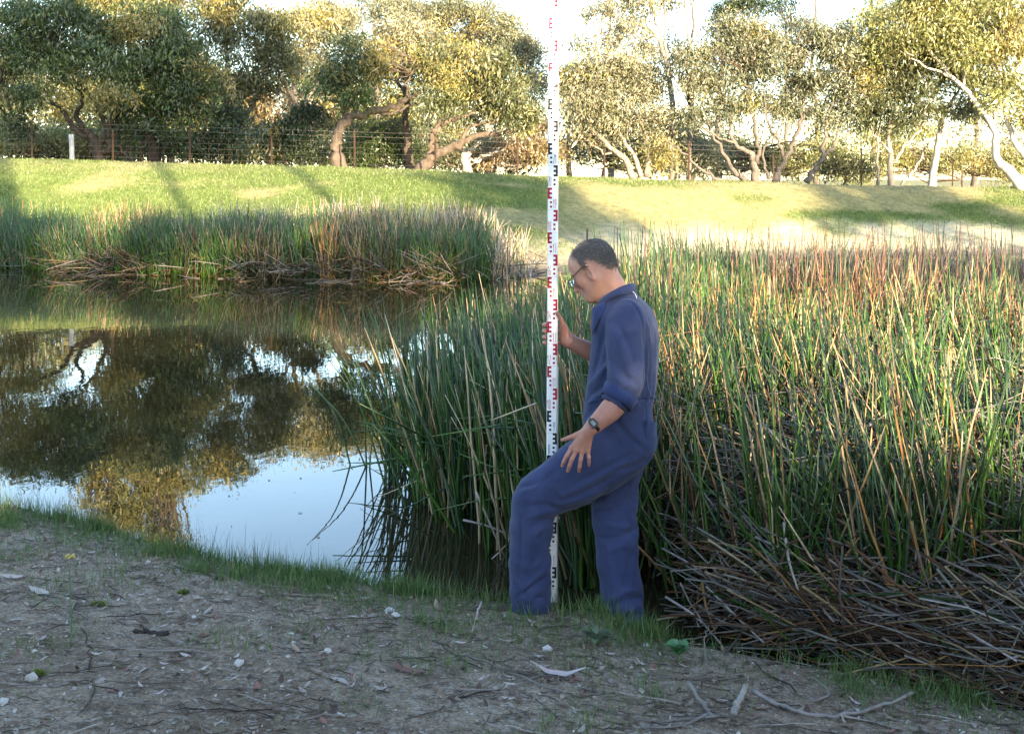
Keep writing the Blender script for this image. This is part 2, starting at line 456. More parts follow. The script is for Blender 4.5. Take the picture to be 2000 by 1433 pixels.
tree('tree', 'big dark drooping tree behind the fence with pale bare twigs low in its front', 36.0,
     [([(305, 315), (300, 290), (290, 255), (310, 200), (300, 130)], .24, .09), ([(262, 318, -.6), (240, 300, -.6), (225, 270, -.6), (232, 240, -.6), (228, 228, -.6)], .07, .03), ([(268, 318, -.6), (280, 280, -.8), (300, 262, -.8)], .06, .02),
      ([(318, 318, -.6), (318, 295, -.7), (330, 280, -.8)], .05, .02), ([(335, 318, -.8), (365, 308, -.9), (390, 280, -.9)], .04, .015),
      ([(229, 232, -.6), (228, 205, -.9), (250, 185, -.9)], .025, .008), ([(229, 228, -.7), (240, 210, -.9), (262, 208, -.9)], .02, .008), ([(228, 215, -.8), (218, 195, -.9), (220, 185, -.9)], .015, .008)],
     [(290, 160, 80, 75, 0), (345, 120, 60, 60, .4), (270, 230, 60, 50, .3), (350, 220, 60, 55, .2), (300, 60, 75, 55, .5), (395, 170, 50, 60, 0), (330, 285, 70, 26, .5), (250, 290, 40, 22, .6)],
     'green', 'dark', gold=0.08, group=g1, dens=1.15)
tree('tree', 'tall yellow-topped tree rising over the dark trees on the left', 40.0,
     [([(255, 318), (250, 250), (262, 150), (255, 60)], .2, .08), ([(256, 180), (300, 110), (330, 50)], .08, .03), ([(258, 150), (215, 90), (180, 40)], .08, .03)],
     [(200, 20, 75, 48, 0), (290, 12, 80, 50, 0), (250, -60, 85, 50, 0), (345, -20, 60, 45, 0), (300, -120, 60, 38, 0), (215, -100, 45, 30, 0), (330, -170, 35, 30, 0)],
     'lime', 'brown', gold=0.45, group=g1, dens=.9)
tree('tree', 'grey-green tree with a pale twiggy crown right of the dark drooping tree', 39.0,
     [([(470, 320), (462, 270), (440, 210), (445, 130), (440, 60)], .18, .06), ([(458, 255), (500, 190), (520, 120), (530, 60)], .1, .04), ([(445, 200), (415, 150), (400, 90)], .09, .03)],
     [(420, 60, 55, 50, 0), (470, 110, 60, 50, 0), (520, 60, 55, 50, 0), (430, 5, 60, 40, 0), (490, 180, 55, 40, 0), (550, 130, 40, 45, 0)],
     'olive', 'brown', gold=0.12, group=g1)
tree('tree', 'broad yellow-green tree with fine pale twigs left of the leaning trunk', 42.0,
     [([(590, 322), (588, 260), (575, 180), (590, 110)], .17, .06), ([(585, 230), (625, 150), (640, 80)], .09, .03), ([(578, 200), (545, 140), (535, 80)], .09, .03), ([(588, 255), (570, 215), (560, 190)], .07, .03)],
     [(560, 60, 65, 40, 0), (640, 75, 55, 50, 0), (600, 130, 60, 40, 0), (660, 45, 38, 35, 0), (540, 120, 45, 45, 0), (610, 30, 50, 28, 0)],
     'pale', 'pale', gold=0.25, group=g1, dens=.85)
tree('bush', 'dark rounded bush behind the fence left of the leaning trunk', 35.5, [([(560, 325), (556, 300), (560, 270)], .07, .03)],
     [(555, 275, 45, 40, 0), (530, 300, 35, 25, 0), (590, 235, 40, 30, .4), (600, 295, 40, 28, .3)], 'dark', 'dark', gold=0.04, cat='bush', group='bushes behind the fence', dens=1.3)
tree('bush', 'dark low bush behind the fence between the drooping tree and the rounded bush', 36.5, [([(440, 322), (445, 300), (440, 280)], .06, .03)],
     [(430, 280, 48, 38, 0), (480, 295, 40, 26, 0), (400, 300, 40, 22, 0), (450, 240, 40, 32, .5)], 'dark', 'dark', gold=0.06, cat='bush', group='bushes behind the fence', dens=1.3)
tree('bush', 'yellow-green scrub behind the white post at far left', 41.0, [([(90, 320), (92, 300), (95, 285)], .05, .02)],
     [(20, 285, 50, 34, 0), (90, 275, 50, 32, 0), (160, 290, 40, 28, 0), (230, 285, 35, 26, 0)], 'lime', 'brown', gold=.2, cat='bush', group='bushes behind the fence')
tree('bush', 'dark bush behind the fence between the two leaning trees', 37.5, [([(750, 330), (752, 305), (750, 285)], .07, .03)],
     [(735, 285, 48, 38, 0), (790, 300, 40, 26, 0), (700, 300, 30, 26, .4), (760, 255, 40, 22, .3)], 'green', 'dark', gold=0.05, cat='bush', group='bushes behind the fence', dens=1.2)
# ---- middle: the two leaning trees and the crowns over them
tree('tree', 'tree with a dark trunk leaning right and a long bare limb sweeping to the right', 34.4,
     [([(668, 330), (658, 305), (656, 280), (664, 250), (690, 226), (730, 216), (775, 205), (800, 190), (830, 178)], .24, .06),
      ([(667, 250), (672, 228), (680, 205), (668, 180), (655, 172)], .09, .03), ([(672, 228), (668, 205), (645, 195), (630, 200)], .05, .02), ([(730, 216), (770, 222), (800, 208), (828, 196)], .07, .025), ([(800, 190), (795, 160), (815, 130), (830, 105)], .06, .02)],
     [(690, 105, 55, 35, 0), (680, 150, 55, 40, 0), (640, 165, 30, 26, -.3), (725, 140, 40, 36, .2), (700, 195, 35, 20, -.2)],
     'green', 'brown', gold=0.42, group=g1, dens=1.2)
tree('tree', 'round yellow-crowned tree above the long bare limb', 36.5,
     [([(800, 332), (798, 290), (790, 240), (795, 180), (790, 130)], .16, .06), ([(794, 190), (770, 140), (765, 110)], .07, .03), ([(793, 200), (825, 150), (840, 110)], .07, .03)],
     [(790, 85, 62, 40, 0), (765, 125, 45, 35, 0), (830, 110, 45, 40, 0), (800, 60, 50, 22, 0), (820, 155, 45, 30, .4)],
     'pale', 'brown', gold=0.40, group=g1)
tree('tree', 'low tree leaning right from a forked trunk with a gold clump in its dark crown', 34.3,
     [([(812, 333), (835, 316), (858, 300), (895, 284), (925, 268), (975, 262), (1010, 255)], .22, .05), ([(838, 314), (840, 285), (848, 258), (872, 238), (905, 228), (935, 212)], .13, .04),
      ([(848, 262), (862, 232), (872, 215), (885, 205)], .08, .03), ([(895, 284), (920, 250), (960, 240), (1000, 245)], .07, .025), ([(858, 300), (850, 275), (855, 258)], .07, .03)],
     [(905, 130, 62, 42, 0), (965, 140, 38, 28, -.4), (870, 170, 45, 42, 0), (990, 190, 48, 46, 0), (930, 190, 55, 40, .2), (1015, 235, 36, 34, 0), (850, 120, 40, 35, .2), (965, 225, 45, 25, .4), (860, 205, 30, 24, -.3)],
     'olive', 'brown', gold=0.26, group=g1, dens=1.15)
tree('tree', 'large grey-green domed tree sloping down towards the survey staff', 47.0,
     [([(960, 340), (955, 260), (930, 180), (915, 90)], .25, .08), ([(950, 240), (1000, 170), (1030, 100)], .12, .04), ([(940, 200), (890, 120), (860, 60)], .12, .04)],
     [(880, 35, 70, 40, 0), (960, 55, 70, 45, 0), (820, 30, 60, 35, 0), (1020, 105, 50, 50, 0), (985, 110, 60, 55, 0), (1045, 175, 32, 60, 0), (900, 100, 70, 40, 1), (760, 25, 45, 26, 0), (1030, 230, 40, 50, 0)],
     'grey', 'pale', gold=0.10, group=g1, dens=.95)
tree('tree', 'thin tall tree with sparse high foliage behind the yellow crowns', 52.0, [([(735, 340), (738, 200), (730, 60), (735, -10)], .16, .05), ([(734, 90), (770, 30), (790, -20)], .05, .02)],
     [(720, 10, 55, 30, 0), (780, -10, 45, 25, 0), (690, 45, 35, 25, 0)], 'grey', 'grey', dens=.6, group=g1)
tree('tree_stump', 'bleached dead forked stump behind the fence left of the staff', 36.0,
     [([(915, 336), (908, 312), (905, 300), (890, 285), (884, 276)], .17, .07), ([(906, 305), (925, 290), (938, 272)], .11, .04), ([(906, 318), (945, 305), (985, 292)], .06, .02), ([(920, 322, .2), (960, 300, .3), (975, 288, .3)], .05, .02)],
     [], bark='white', cat='tree stump', twig=False)
tree('bush', 'twiggy brown and pale scrub beside the survey staff', 37.0, [([(1030, 338), (1028, 310), (1035, 290)], .05, .02)],
     [(1000, 300, 40, 28, 0), (1045, 300, 32, 34, 0), (945, 315, 35, 18, .5), (1060, 260, 25, 30, .3), (1085, 310, 25, 24, 0)], 'tan', 'pale', gold=.05, cat='bush', group='bushes behind the fence')
# ---- right: sunlit open gums
tree('gum_tree', 'fan-branched gum leaning left just right of the survey staff', 36.5,
     [([(1248, 345), (1225, 318), (1190, 285), (1150, 245), (1125, 205), (1108, 165)], .13, .03), ([(1252, 345), (1240, 310), (1215, 270), (1180, 215), (1150, 190)], .10, .03), ([(1238, 330), (1205, 305), (1165, 290), (1120, 250)], .06, .02),
      ([(1262, 345), (1265, 300), (1255, 250), (1225, 200), (1195, 180)], .09, .03), ([(1268, 345), (1262, 270), (1252, 200), (1235, 140)], .08, .02)],
     [(1150, 150, 32, 40, 0), (1180, 205, 42, 35, 0), (1130, 205, 26, 30, 0), (1225, 150, 38, 45, 0), (1260, 200, 45, 40, 0), (1225, 250, 40, 28, 0), (1150, 265, 35, 26, .3), (1190, 160, 40, 40, 0), (1285, 240, 34, 36, 0), (1265, 160, 34, 34, 0), (1170, 235, 36, 30, 0), (1290, 290, 30, 30, 0), (1120, 165, 24, 30, 0)],
     'pale', 'pale', gold=0.06, group=g1, dens=1.04)
tree('gum_tree', 'tall slender gum with its crown running out of the picture top right of the staff', 40.0,
     [([(1318, 352), (1310, 250), (1308, 160), (1292, 95), (1262, 55), (1200, 35)], .16, .03), ([(1308, 160), (1300, 60), (1296, -20)], .08, .03), ([(1296, 105), (1275, 20), (1250, -40)], .05, .02), ([(1345, 352), (1352, 200), (1346, 90), (1340, -10)], .1, .04)],
     [(1180, 25, 40, 26, 0), (1225, 75, 42, 36, 0), (1260, 5, 50, 30, 0), (1190, -25, 45, 26, 0), (1270, 110, 25, 26, 0), (1330, -20, 40, 30, 0)],
     'pale', 'pale', gold=0.08, group=g1, dens=.9)
tree('tree', 'dark dense far crown at the top edge above the spreading pale tree', 50.0,
     [([(1400, 345), (1405, 200), (1420, 80), (1440, 20)], .18, .07), ([(1535, 345), (1537, 150), (1534, 40)], .12, .05)],
     [(1440, 18, 52, 26, 0), (1405, 45, 30, 24, 0), (1500, 20, 40, 28, 0), (1450, -30, 60, 30, 0)], 'dark', 'grey', gold=.02, group=g1, dens=.9)
tree('tree', 'wide spreading many-stemmed tree on the crest with pale open crown', 35.6,
     [([(1480, 355), (1472, 325), (1466, 300), (1440, 285), (1425, 250), (1420, 205)], .14, .03), ([(1515, 356), (1525, 325), (1545, 290), (1560, 250), (1580, 210)], .14, .03), ([(1460, 356), (1435, 335), (1420, 310), (1390, 260), (1375, 230)], .11, .03),
      ([(1575, 356), (1588, 335), (1605, 310), (1630, 285), (1640, 225)], .12, .03), ([(1478, 320), (1480, 270), (1462, 210), (1465, 140)], .09, .025), ([(1445, 356), (1400, 350), (1370, 330), (1330, 295), (1310, 280)], .08, .02),
      ([(1530, 310), (1520, 270), (1500, 245), (1490, 180)], .07, .02), ([(1560, 250), (1570, 190), (1560, 140)], .05, .02), ([(1605, 310), (1612, 260), (1620, 215), (1650, 130)], .07, .02), ([(1500, 350), (1490, 300), (1505, 275), (1530, 240)], .06, .02), ([(1440, 285), (1400, 265), (1360, 240), (1345, 205)], .05, .015)],
     [(1400, 110, 50, 34, 0), (1460, 75, 55, 38, 0), (1520, 130, 50, 40, 0), (1590, 90, 55, 38, 0), (1640, 120, 45, 50, 0), (1380, 165, 45, 30, 0), (1440, 150, 50, 35, .4), (1560, 165, 40, 30, .4), (1655, 190, 26, 40, 0), (1600, 165, 40, 30, 0), (1355, 230, 26, 22, 0), (1420, 215, 40, 28, .3), (1500, 90, 40, 30, 0), (1530, 215, 36, 30, .5), (1345, 130, 34, 30, 0), (1480, 200, 34, 30, .4), (1625, 235, 30, 30, .3), (1560, 60, 40, 26, 0), (1430, 60, 36, 26, 0)],
     'grey', 'grey', gold=0.06, group=g1, dens=1.19, twig_bark='brown')
tree('gum_tree', 'slender upright gum with one thin trunk right of the spreading tree', 35.8,
     [([(1739, 360), (1740, 310), (1737, 250), (1742, 180), (1738, 120)], .10, .03), ([(1740, 320), (1775, 280), (1805, 240), (1815, 215)], .06, .02), ([(1739, 300), (1710, 265), (1690, 230)], .05, .02), ([(1715, 362), (1712, 300), (1720, 230)], .05, .02)],
     [(1700, 150, 42, 34, 0), (1745, 110, 48, 42, 0), (1790, 160, 42, 40, 0), (1725, 210, 45, 30, 0), (1800, 225, 36, 28, 0), (1680, 230, 26, 24, 0), (1760, 250, 40, 22, .3), (1720, 100, 40, 36, 0), (1690, 190, 36, 34, 0), (1745, 170, 40, 36, 0)],
     'olive', 'pale', gold=0.2, group=g1, dens=1.14)
tree('gum_tree', 'pale trunk leaning right between the slender gum and the white-limbed gum', 36.5,
     [([(1816, 362), (1826, 310), (1838, 255), (1845, 210)], .13, .07), ([(1842, 230), (1870, 180), (1900, 130)], .06, .02), ([(1760, 362, .4), (1795, 318, .4), (1812, 280, .4)], .05, .02)],
     [(1860, 150, 48, 40, 0), (1830, 95, 50, 45, 0), (1885, 205, 30, 24, 0), (1850, 215, 36, 20, -.3), (1800, 120, 46, 46, 0), (1900, 90, 46, 46, 0), (1840, 30, 60, 40, 0)], 'grey', 'white', gold=0.15, group=g1, dens=0.95, twig_bark='pale')
tree('gum_tree', 'white-limbed gum leaning in from the right edge of the picture', 34.8,
     [([(2010, 352), (1965, 330), (1945, 300), (1938, 255), (1905, 200), (1850, 142), (1815, 95), (1790, 40)], .17, .03), ([(1862, 152), (1800, 125), (1760, 95)], .05, .015), ([(1880, 172), (1885, 110), (1860, 50)], .05, .015), ([(1850, 142), (1850, 80), (1830, 20)], .04, .015), ([(2060, 350), (2010, 310), (1970, 250), (1960, 170), (1945, 100)], .14, .04), ([(1938, 250), (1945, 200), (1930, 150)], .06, .02), ([(2012, 312), (1990, 200), (1985, 130)], .09, .03)],
     [(1840, 55, 60, 45, 0), (1920, 30, 65, 45, 0), (1770, 70, 45, 36, 0), (1890, 110, 55, 36, 0), (1965, 120, 40, 60, 0), (1990, 45, 50, 45, 0), (1820, -10, 70, 36, 0), (1920, 160, 40, 26, .3), (1995, 230, 26, 36, 0), (1790, 15, 60, 40, 0), (1860, 90, 46, 40, 0), (1740, 40, 46, 34, 0), (1960, 190, 40, 40, 0), (1720, 95, 36, 30, .3)],
     'lime', 'white', gold=0.3, group=g1, dens=1.04, twig_bark='grey')
tree('shrub', 'low yellow-green shrub row below the right-hand gums', 46.0, [([(1880, 360), (1880, 340), (1878, 320)], .06, .03)],
     [(1800, 318, 50, 30, 0), (1880, 318, 55, 32, 0), (1960, 335, 45, 22, 0), (1700, 325, 45, 28, 0), (1750, 300, 30, 24, 0), (1930, 310, 35, 22, 0), (1990, 320, 30, 26, 0)], 'lime', 'brown', gold=.25, cat='shrub', group='shrubs behind the crest')
tree('shrub', 'yellow-green shrub at the foot of the fan-branched gum', 37.5, [([(1270, 345), (1272, 325), (1270, 310)], .05, .02)],
     [(1260, 305, 38, 26, 0), (1300, 315, 30, 24, 0), (1240, 325, 30, 16, 0)], 'lime', 'pale', gold=.12, cat='shrub', group='shrubs behind the crest')
tree('shrub', 'brown and olive shrub at the crest between the spreading tree and the slender gum', 37.0, [([(1650, 358), (1652, 340), (1655, 320)], .05, .02)],
     [(1650, 325, 30, 28, 0), (1690, 335, 26, 20, 0), (1610, 330, 26, 22, .5)], 'olive', 'brown', gold=.1, cat='shrub', group='shrubs behind the crest')
tree('shrub', 'dark twiggy shrub filling the gap right of the staff foot line', 41.0, [([(1180, 345), (1180, 320), (1182, 300)], .06, .03)],
     [(1120, 300, 40, 36, 0), (1180, 310, 45, 30, 0), (1130, 240, 36, 36, 0), (1200, 270, 40, 36, 0), (1390, 310, 45, 30, 0), (1340, 300, 35, 36, 0), (1330, 250, 25, 25, 0)], 'grey', 'grey', gold=.05, cat='shrub', group='shrubs behind the crest', dens=.8)
tree('tree', 'small dark tree just right of the staff near the top', 56.0, [([(1112, 340), (1110, 250), (1114, 160)], .15, .06)],
     [(1115, 140, 24, 22, 0), (1105, 185, 24, 32, 0), (1125, 225, 26, 32, 0)], 'green', 'brown', group=g1, cat='tree')
for q, (lab, u, top, pal, bl) in enumerate([
        ('wispy pale gum far behind the fan-branched gum', 1190, 40, 'pale', [(1150, 90, 46, 50), (1220, 60, 50, 50), (1190, 170, 60, 50), (1140, 220, 40, 40), (1240, 260, 46, 40), (1170, 290, 46, 34)]),
        ('wispy grey gum far behind the left of the spreading tree', 1350, 30, 'grey', [(1320, 110, 40, 46), (1370, 180, 46, 50), (1400, 260, 50, 40), (1340, 280, 46, 34), (1450, 290, 46, 34)]),
        ('thin tall gum with bare upper stems far behind the spreading tree', 1590, 20, 'grey', [(1570, 190, 46, 46), (1620, 260, 46, 40), (1530, 260, 46, 40), (1600, 300, 50, 30), (1660, 150, 36, 46)]),
        ('wispy yellow-green gum far behind the slender gum', 1700, 10, 'lime', [(1680, 60, 46, 46), (1730, 40, 50, 50), (1700, 280, 50, 40), (1660, 300, 40, 30), (1780, 270, 50, 40)]),
        ('pale gum far behind the white-limbed gum', 1900, 0, 'pale', [(1880, 40, 60, 50), (1960, 90, 50, 60), (1930, 230, 46, 46), (1870, 270, 50, 34), (1985, 290, 40, 34)])]):
    tree('gum_tree', lab, 54 + 2 * q, [([(u, 345), (u + 6, 240), (u - 5, 130), (u + 4, top), (u - 3, top - 40)], .15, .04), ([(u + 5, 250), (u + 40, 150), (u + 50, 70)], .07, .02), ([(u, 200), (u - 40, 110), (u - 45, 40)], .06, .02)], bl,
         pal, 'grey', gold=.1, group='far row of trees', sig=.42, leaf=(.2, .066), n_per=60, dens=.62)
for lab, u0, u1, pal, Yb in [('dark low scrub behind the white post', -60, 250, 'olive', 43), ('dark low scrub behind the dark drooping tree', 240, 520, 'green', 42.5), ('yellowish low scrub behind the leaning trunk', 520, 800, 'lime', 44), ('tan and olive low scrub behind the forked leaning tree', 790, 1080, 'olive', 43.5), ('yellow-green low scrub behind the spreading tree', 1290, 1660, 'lime', 47)]:
    tree('bush', lab, Yb, [([((u0 + u1) / 2, 335), ((u0 + u1) / 2 + 3, 310), ((u0 + u1) / 2, 290)], .05, .02)],
         [(u, 300 + 22 * max(0, u - 500) / 900 + rng.uniform(-14, 8), 42, rng.uniform(24, 40), rng.uniform(-.8, .8)) for u in np.arange(u0, u1, 44)], pal, 'brown', gold=.1, cat='bush', group='scrub behind the fence', sig=.34, leaf=(.15, .05), dens=.9)
# ---- second row far behind, closing the gaps
for q, (lab, u, v, ru, rv, pal, gd) in enumerate([
        ('hazy olive tree far behind the left-hand white post', 60, 180, 110, 110, 'olive', .2), ('yellow-lit tree far behind the dark drooping tree', 330, 200, 120, 120, 'lime', .3),
        ('tan and green tree far behind the rounded bush', 530, 240, 100, 80, 'tan', .2), ('grey-green tree far behind the leaning trunk', 720, 220, 110, 90, 'olive', .2),
        ('olive tree far behind the forked leaning tree', 930, 240, 110, 80, 'grey', .1), ('dark tree far behind the gap right of the far-left tree', 190, 230, 90, 90, 'green', .1), ('dark tree far behind the grey-green twiggy crown', 440, 230, 90, 90, 'green', .1),
        ('shaded olive tree far behind the round yellow crown', 820, 250, 80, 70, 'olive', .1), ('shaded tree far behind the broad yellow-green tree', 630, 200, 80, 90, 'green', .12)]):
    tree('tree', lab, 58 + 2 * q, [([(u, 345), (u + 5, 280), (u - 4, 200)], .25, .1)],
         [(u - ru * .5, v, ru * .55, rv * .6, 0), (u + ru * .5, v + 10, ru * .55, rv * .6, 0), (u, v - rv * .5, ru * .6, rv * .5, 0), (u, v + rv * .55, ru * .9, rv * .4, 0)],
         pal, 'brown', gold=gd, group='far row of trees', sig=.5, leaf=(.24, .08), n_per=60, dens=1.2)
# ---- the stand behind the viewer that throws the foreground into shade
for (x, y, h, r, lab) in [(2.0, -10.5, 5.2, 2.2, 'left'), (6.3, -9.5, 4.85, 2.3, 'near'), (10.2, -10.0, 4.5, 2.3, 'middle'), (13.8, -10.5, 4.4, 2.3, 'far'), (-2.0, -10.0, 5.0, 2.2, 'outer'), (18.0, -11.0, 5.6, 2.6, 'last')]:
    gz = float(near_z(np.array(x), np.array(y)))
    tree('tree', f'bushy {lab} tree of the stand behind the viewer', 0, [([(x, y, gz), (x + .2, y, gz + 1.4), (x, y + .2, h * .7)], .16, .06)],
         [(x - r * .5, y, h * .52, r * .75, h * .34), (x + r * .5, y + .3, h * .52, r * .75, h * .34), (x - .5, y, h * .80, r * .6, h * .20), (x + .9, y, h * .74, r * .6, h * .18), (x, y - .5, h * .3, r * 1.0, h * .25)],
         'olive', 'brown', sig=.30, leaf=(.24, .085), n_per=50, dens=.85, px=False, group='stand behind the viewer')
tree('tree', 'thin-topped tree of the stand behind the viewer', 0, [([(7.3, -8.6, 1.2), (7.4, -8.6, 3.0), (7.2, -8.6, 5.2)], .1, .03)],
     [(6.7, -8.6, 5.35, .9, .55), (7.9, -8.7, 5.3, .9, .55), (7.3, -8.6, 4.7, 1.1, .4), (6.0, -8.6, 5.2, .7, .4)], 'olive', 'brown', sig=.16, leaf=(.14, .05), n_per=40, dens=.29, px=False, group='stand behind the viewer')
for (x, y, h, r, lab) in [(4.2, -15, 16.5, 2.6, 'thick'), (8.2, -17, 22.3, 2.9, 'slim'), (12.2, -16, 21.6, 3.0, 'broad'), (16.4, -17, 22.8, 2.9, 'leaning'), (21.0, -15.5, 15.6, 2.2, 'straight'), (18.2, -14, 9.6, 2.0, 'short'), (34.5, -16, 17.2, 2.8, 'outermost')]:
    gz = float(near_z(np.array(x), np.array(y))); tall = h > 20
    bl = [(x - r * .5, y, h * .80, r * .85, h * .07), (x + r * .5, y, h * .81, r * .8, h * .07), (x, y, h * .91, r * .95, h * .09)]
    if lab == 'short': bl += [(x + .6, y, 7.6, 2.0, .9), (x - 1.4, y + .3, 6.9, 1.4, .8), (x + 2.4, y, 8.3, 1.5, .8)]
    if tall: bl += [(x - .4, y, 11.4, r * .62, .9), (x + 1.3, y, 10.3, r * .4, .6)]
    tree('gum_tree', f'tall {lab} gum of the stand behind the viewer', 0, [([(x, y, gz), (x + .3, y, h * .35), (x - .2, y, h * .8)], .28, .1)], bl,
         'olive', 'grey', sig=.36, leaf=(.3, .1), n_per=50, dens=.9 if tall else .75 if lab == 'short' else .5, px=False, group='stand behind the viewer')

# white timber post and the wire fence
p = W(140, 312, 34.2); p[2] = float(far_z(p[0], p[1])) - .1
v, fs = tubes(spline([p, p + [.01, 0, .6], p + [-.02, 0, 1.15]], 6)[None], np.full((1, 6), .075), 8)
mk('timber_post', v, fs, M_bark, None, np.tile([.62, .6, .56], (len(v), 1)), label='short white-painted timber post at the left end of the wire fence', cat='post')
fx = [-40, 62, 220, 370, 530, 692, 850, 1010, 1180, 1345, 1510, 1682, 1860, 2040]
fb, ft = [], []
for u in fx:
    p = W(u, 300, 33.3); p[1] = float(y_crest(p[0])) + .5; p[0] = (u - CX) * p[1] / F
    p[2] = float(far_z(p[0], p[1])); fb.append(p)
fb = np.array(fb)
fence = empty('wire_fence', fb[5], 'rusty star picket and wire mesh fence along the top of the embankment', 'fence')
for u, p in zip(fx, fb):
    hgt = 1.22 if u not in (220, 530, 850, 1180, 1510, 1860) else .95
    v, fs = tubes(np.array([[p - [0, 0, .1], p + [.01, 0, hgt * .5], p + [.0, 0, hgt]]]), np.array([[.028, .028, .028]]), 4)
    mk('post', v, fs, M_bark, fence, np.tile([.055, .034, .024], (len(v), 1)), smooth=False)
for hgt in (1.16, 1.02, .85, .68, .52, .36, .2, .08):
    P = np.array([p + [0, -.03, hgt] for p in fb]); P = np.concatenate([P[:1]] + [np.stack([P[i] * .5 + P[i + 1] * .5 - [0, 0, .012], P[i + 1]]) for i in range(len(P) - 1)])
    v, fs = tubes(P[None], np.full((1, len(P)), .0034 if hgt > 1 else .0018), 3)
    mk('wire', v, fs, M_bark, fence, np.tile([.24, .21, .19], (len(v), 1)))
P = []
for i in range(len(fb) - 1):
    for t in np.arange(0, 1, .12):
        q = fb[i] + (fb[i + 1] - fb[i]) * t; P.append([q + [0, -.03, .05], q + [0, -.03, .45], q + [0, -.03, .85]])
v, fs = tubes(np.array(P), .0009, 3)
mk('wire_mesh', v, fs, M_bark, fence, np.tile([.2, .14, .11], (len(v), 1)), kind='stuff')
p = W(1147, 470, 25.5); p[2] = float(far_z(p[0], p[1]))
v, fs = tubes(np.array([[p - [0, 0, .1], p + [0, 0, .2], p + [.005, 0, .42]]]), .022, 5)
mk('marker_post', v, fs, M_bark, None, np.tile([.05, .04, .035], (len(v), 1)), label='thin dark marker post on the pale far shore above the man', cat='post')

# ------------------------------------------------------------------ grass on the embankment
n = 170000
x = rng.uniform(-19, 21, n); y = y_far(x) + 1.6 + rng.random(n) ** 0.9 * (y_crest(x) + 1.5 - y_far(x) - 1.6)
z = far_z(x, y); lush = sstep(.40, .60, bank_lush(x, y))
right = sstep(-1.5, 3.5, x)
keep = rng.random(n) < np.clip(0.25 + .75 * lush, 0, 1) * (1 - right * (1 - sstep(.5, 1.0, z + .5 * (fbm(x * .8, y * .8) - .5))) * .93)
x, y, z, lush = x[keep], y[keep], z[keep], lush[keep]; n = len(x)
h = .025 + .055 * lush * rng.random(n) + .03 * rng.random(n)
a = rng.uniform(0, math.pi, n); w = rng.uniform(.012, .03, n)
d = np.stack([np.cos(a), np.sin(a), 0 * a], -1) * w[:, None] * .5
B = np.stack([x, y, z - .01], -1); tip = B + np.stack([rng.normal(0, .35, n) * h, rng.normal(0, .35, n) * h, h], -1)
V = np.stack([B - d, B + d, tip], 1).reshape(-1, 3)
c = np.where((rng.random(n) < .2 + .75 * lush)[:, None], np.array([[.125, .175, .045]]), np.array([[.30, .27, .13]])) * rng.uniform(.6, 1.3, (n, 1))
mk('bank_grass', V, np.arange(3 * n).reshape(n, 3), M_blade, None, np.repeat(c, 3, 0), smooth=False, label='short green and straw grass over the far embankment', cat='grass', kind='stuff')

# ------------------------------------------------------------------ reeds
RC = {'green': [(.040, .096, .013), (.060, .128, .017), (.027, .066, .014)], 'blue': [(.050, .088, .050), (.068, .108, .064), (.036, .065, .032)],
      'tan': [(.40, .28, .15), (.34, .23, .12), (.46, .36, .22)], 'brown': [(.135, .066, .036), (.17, .085, .045), (.09, .05, .03)], 'orange': [(.42, .22, .075), (.36, .18, .06), (.5, .3, .12)],
      'grey': [(.30, .26, .225), (.36, .32, .28), (.24, .20, .17)], 'mauve': [(.42, .34, .32), (.36, .29, .28), (.48, .4, .36)]}
_keys = list(RC)
def pick(kind, n):
    """kind: array of indices into _keys -> colours"""
    tab = np.array([RC[k] for k in _keys]); return tab[kind, rng.integers(0, 3, n)] * rng.uniform(.7, 1.3, (n, 1))
def choose(n, **w):
    p = np.array([w.get(k, 0.0) for k in _keys]); return rng.choice(len(_keys), n, p=p / p.sum())

def stem_paths(B, H, az, lean, curve, K=6, broken=None):
    """B (n,3) bases, H lengths, az lean direction, lean start slope, curve extra bend"""
    n = len(B); t = np.linspace(0, 1, K)
    ang = lean[:, None] + curve[:, None] * t[None]                    # angle from vertical along the stem
    dr = np.stack([np.cos(az), np.sin(az)], -1)
    if broken is not None:
        kk, ba = broken                                              # index where it snaps, angle after
        ang = np.where(np.arange(K)[None] > kk[:, None], ba[:, None], ang)
    st = (H / (K - 1))[:, None]
    dx = np.sin(ang) * st; dz = np.cos(ang) * st
    cx = np.concatenate([np.zeros((n, 1)), np.cumsum(dx[:, 1:], 1)], 1); cz = np.concatenate([np.zeros((n, 1)), np.cumsum(dz[:, 1:], 1)], 1)
    return np.stack([B[:, 0:1] + dr[:, 0:1] * cx, B[:, 1:2] + dr[:, 1:2] * cx, B[:, 2:3] + cz], -1)

def taper(n, K, r, tip=.25):
    t = np.linspace(0, 1, K); return r[:, None] * (1 - (1 - tip) * t ** 2.2)[None]

_xl = np.array([[4.9, -.02], [5.2, -.12], [5.6, -.16], [6.3, -.52], [7.3, -.68], [8, -.52], [8.7, -.12], [9.2, .22], [11, .75], [14, 1.5], [17, 2.4]])
def bed_left(Y): return np.interp(Y, _xl[:, 0], _xl[:, 1])
def bed_front(x): return np.where(x < .75, 5.03 + .7 * np.abs(x - .35), y_lip(x) + .50)
def ground_at(x, y): return np.where(y < 13, near_z(x, np.minimum(y, 12.9)), far_z(x, np.maximum(y, 13.1)))

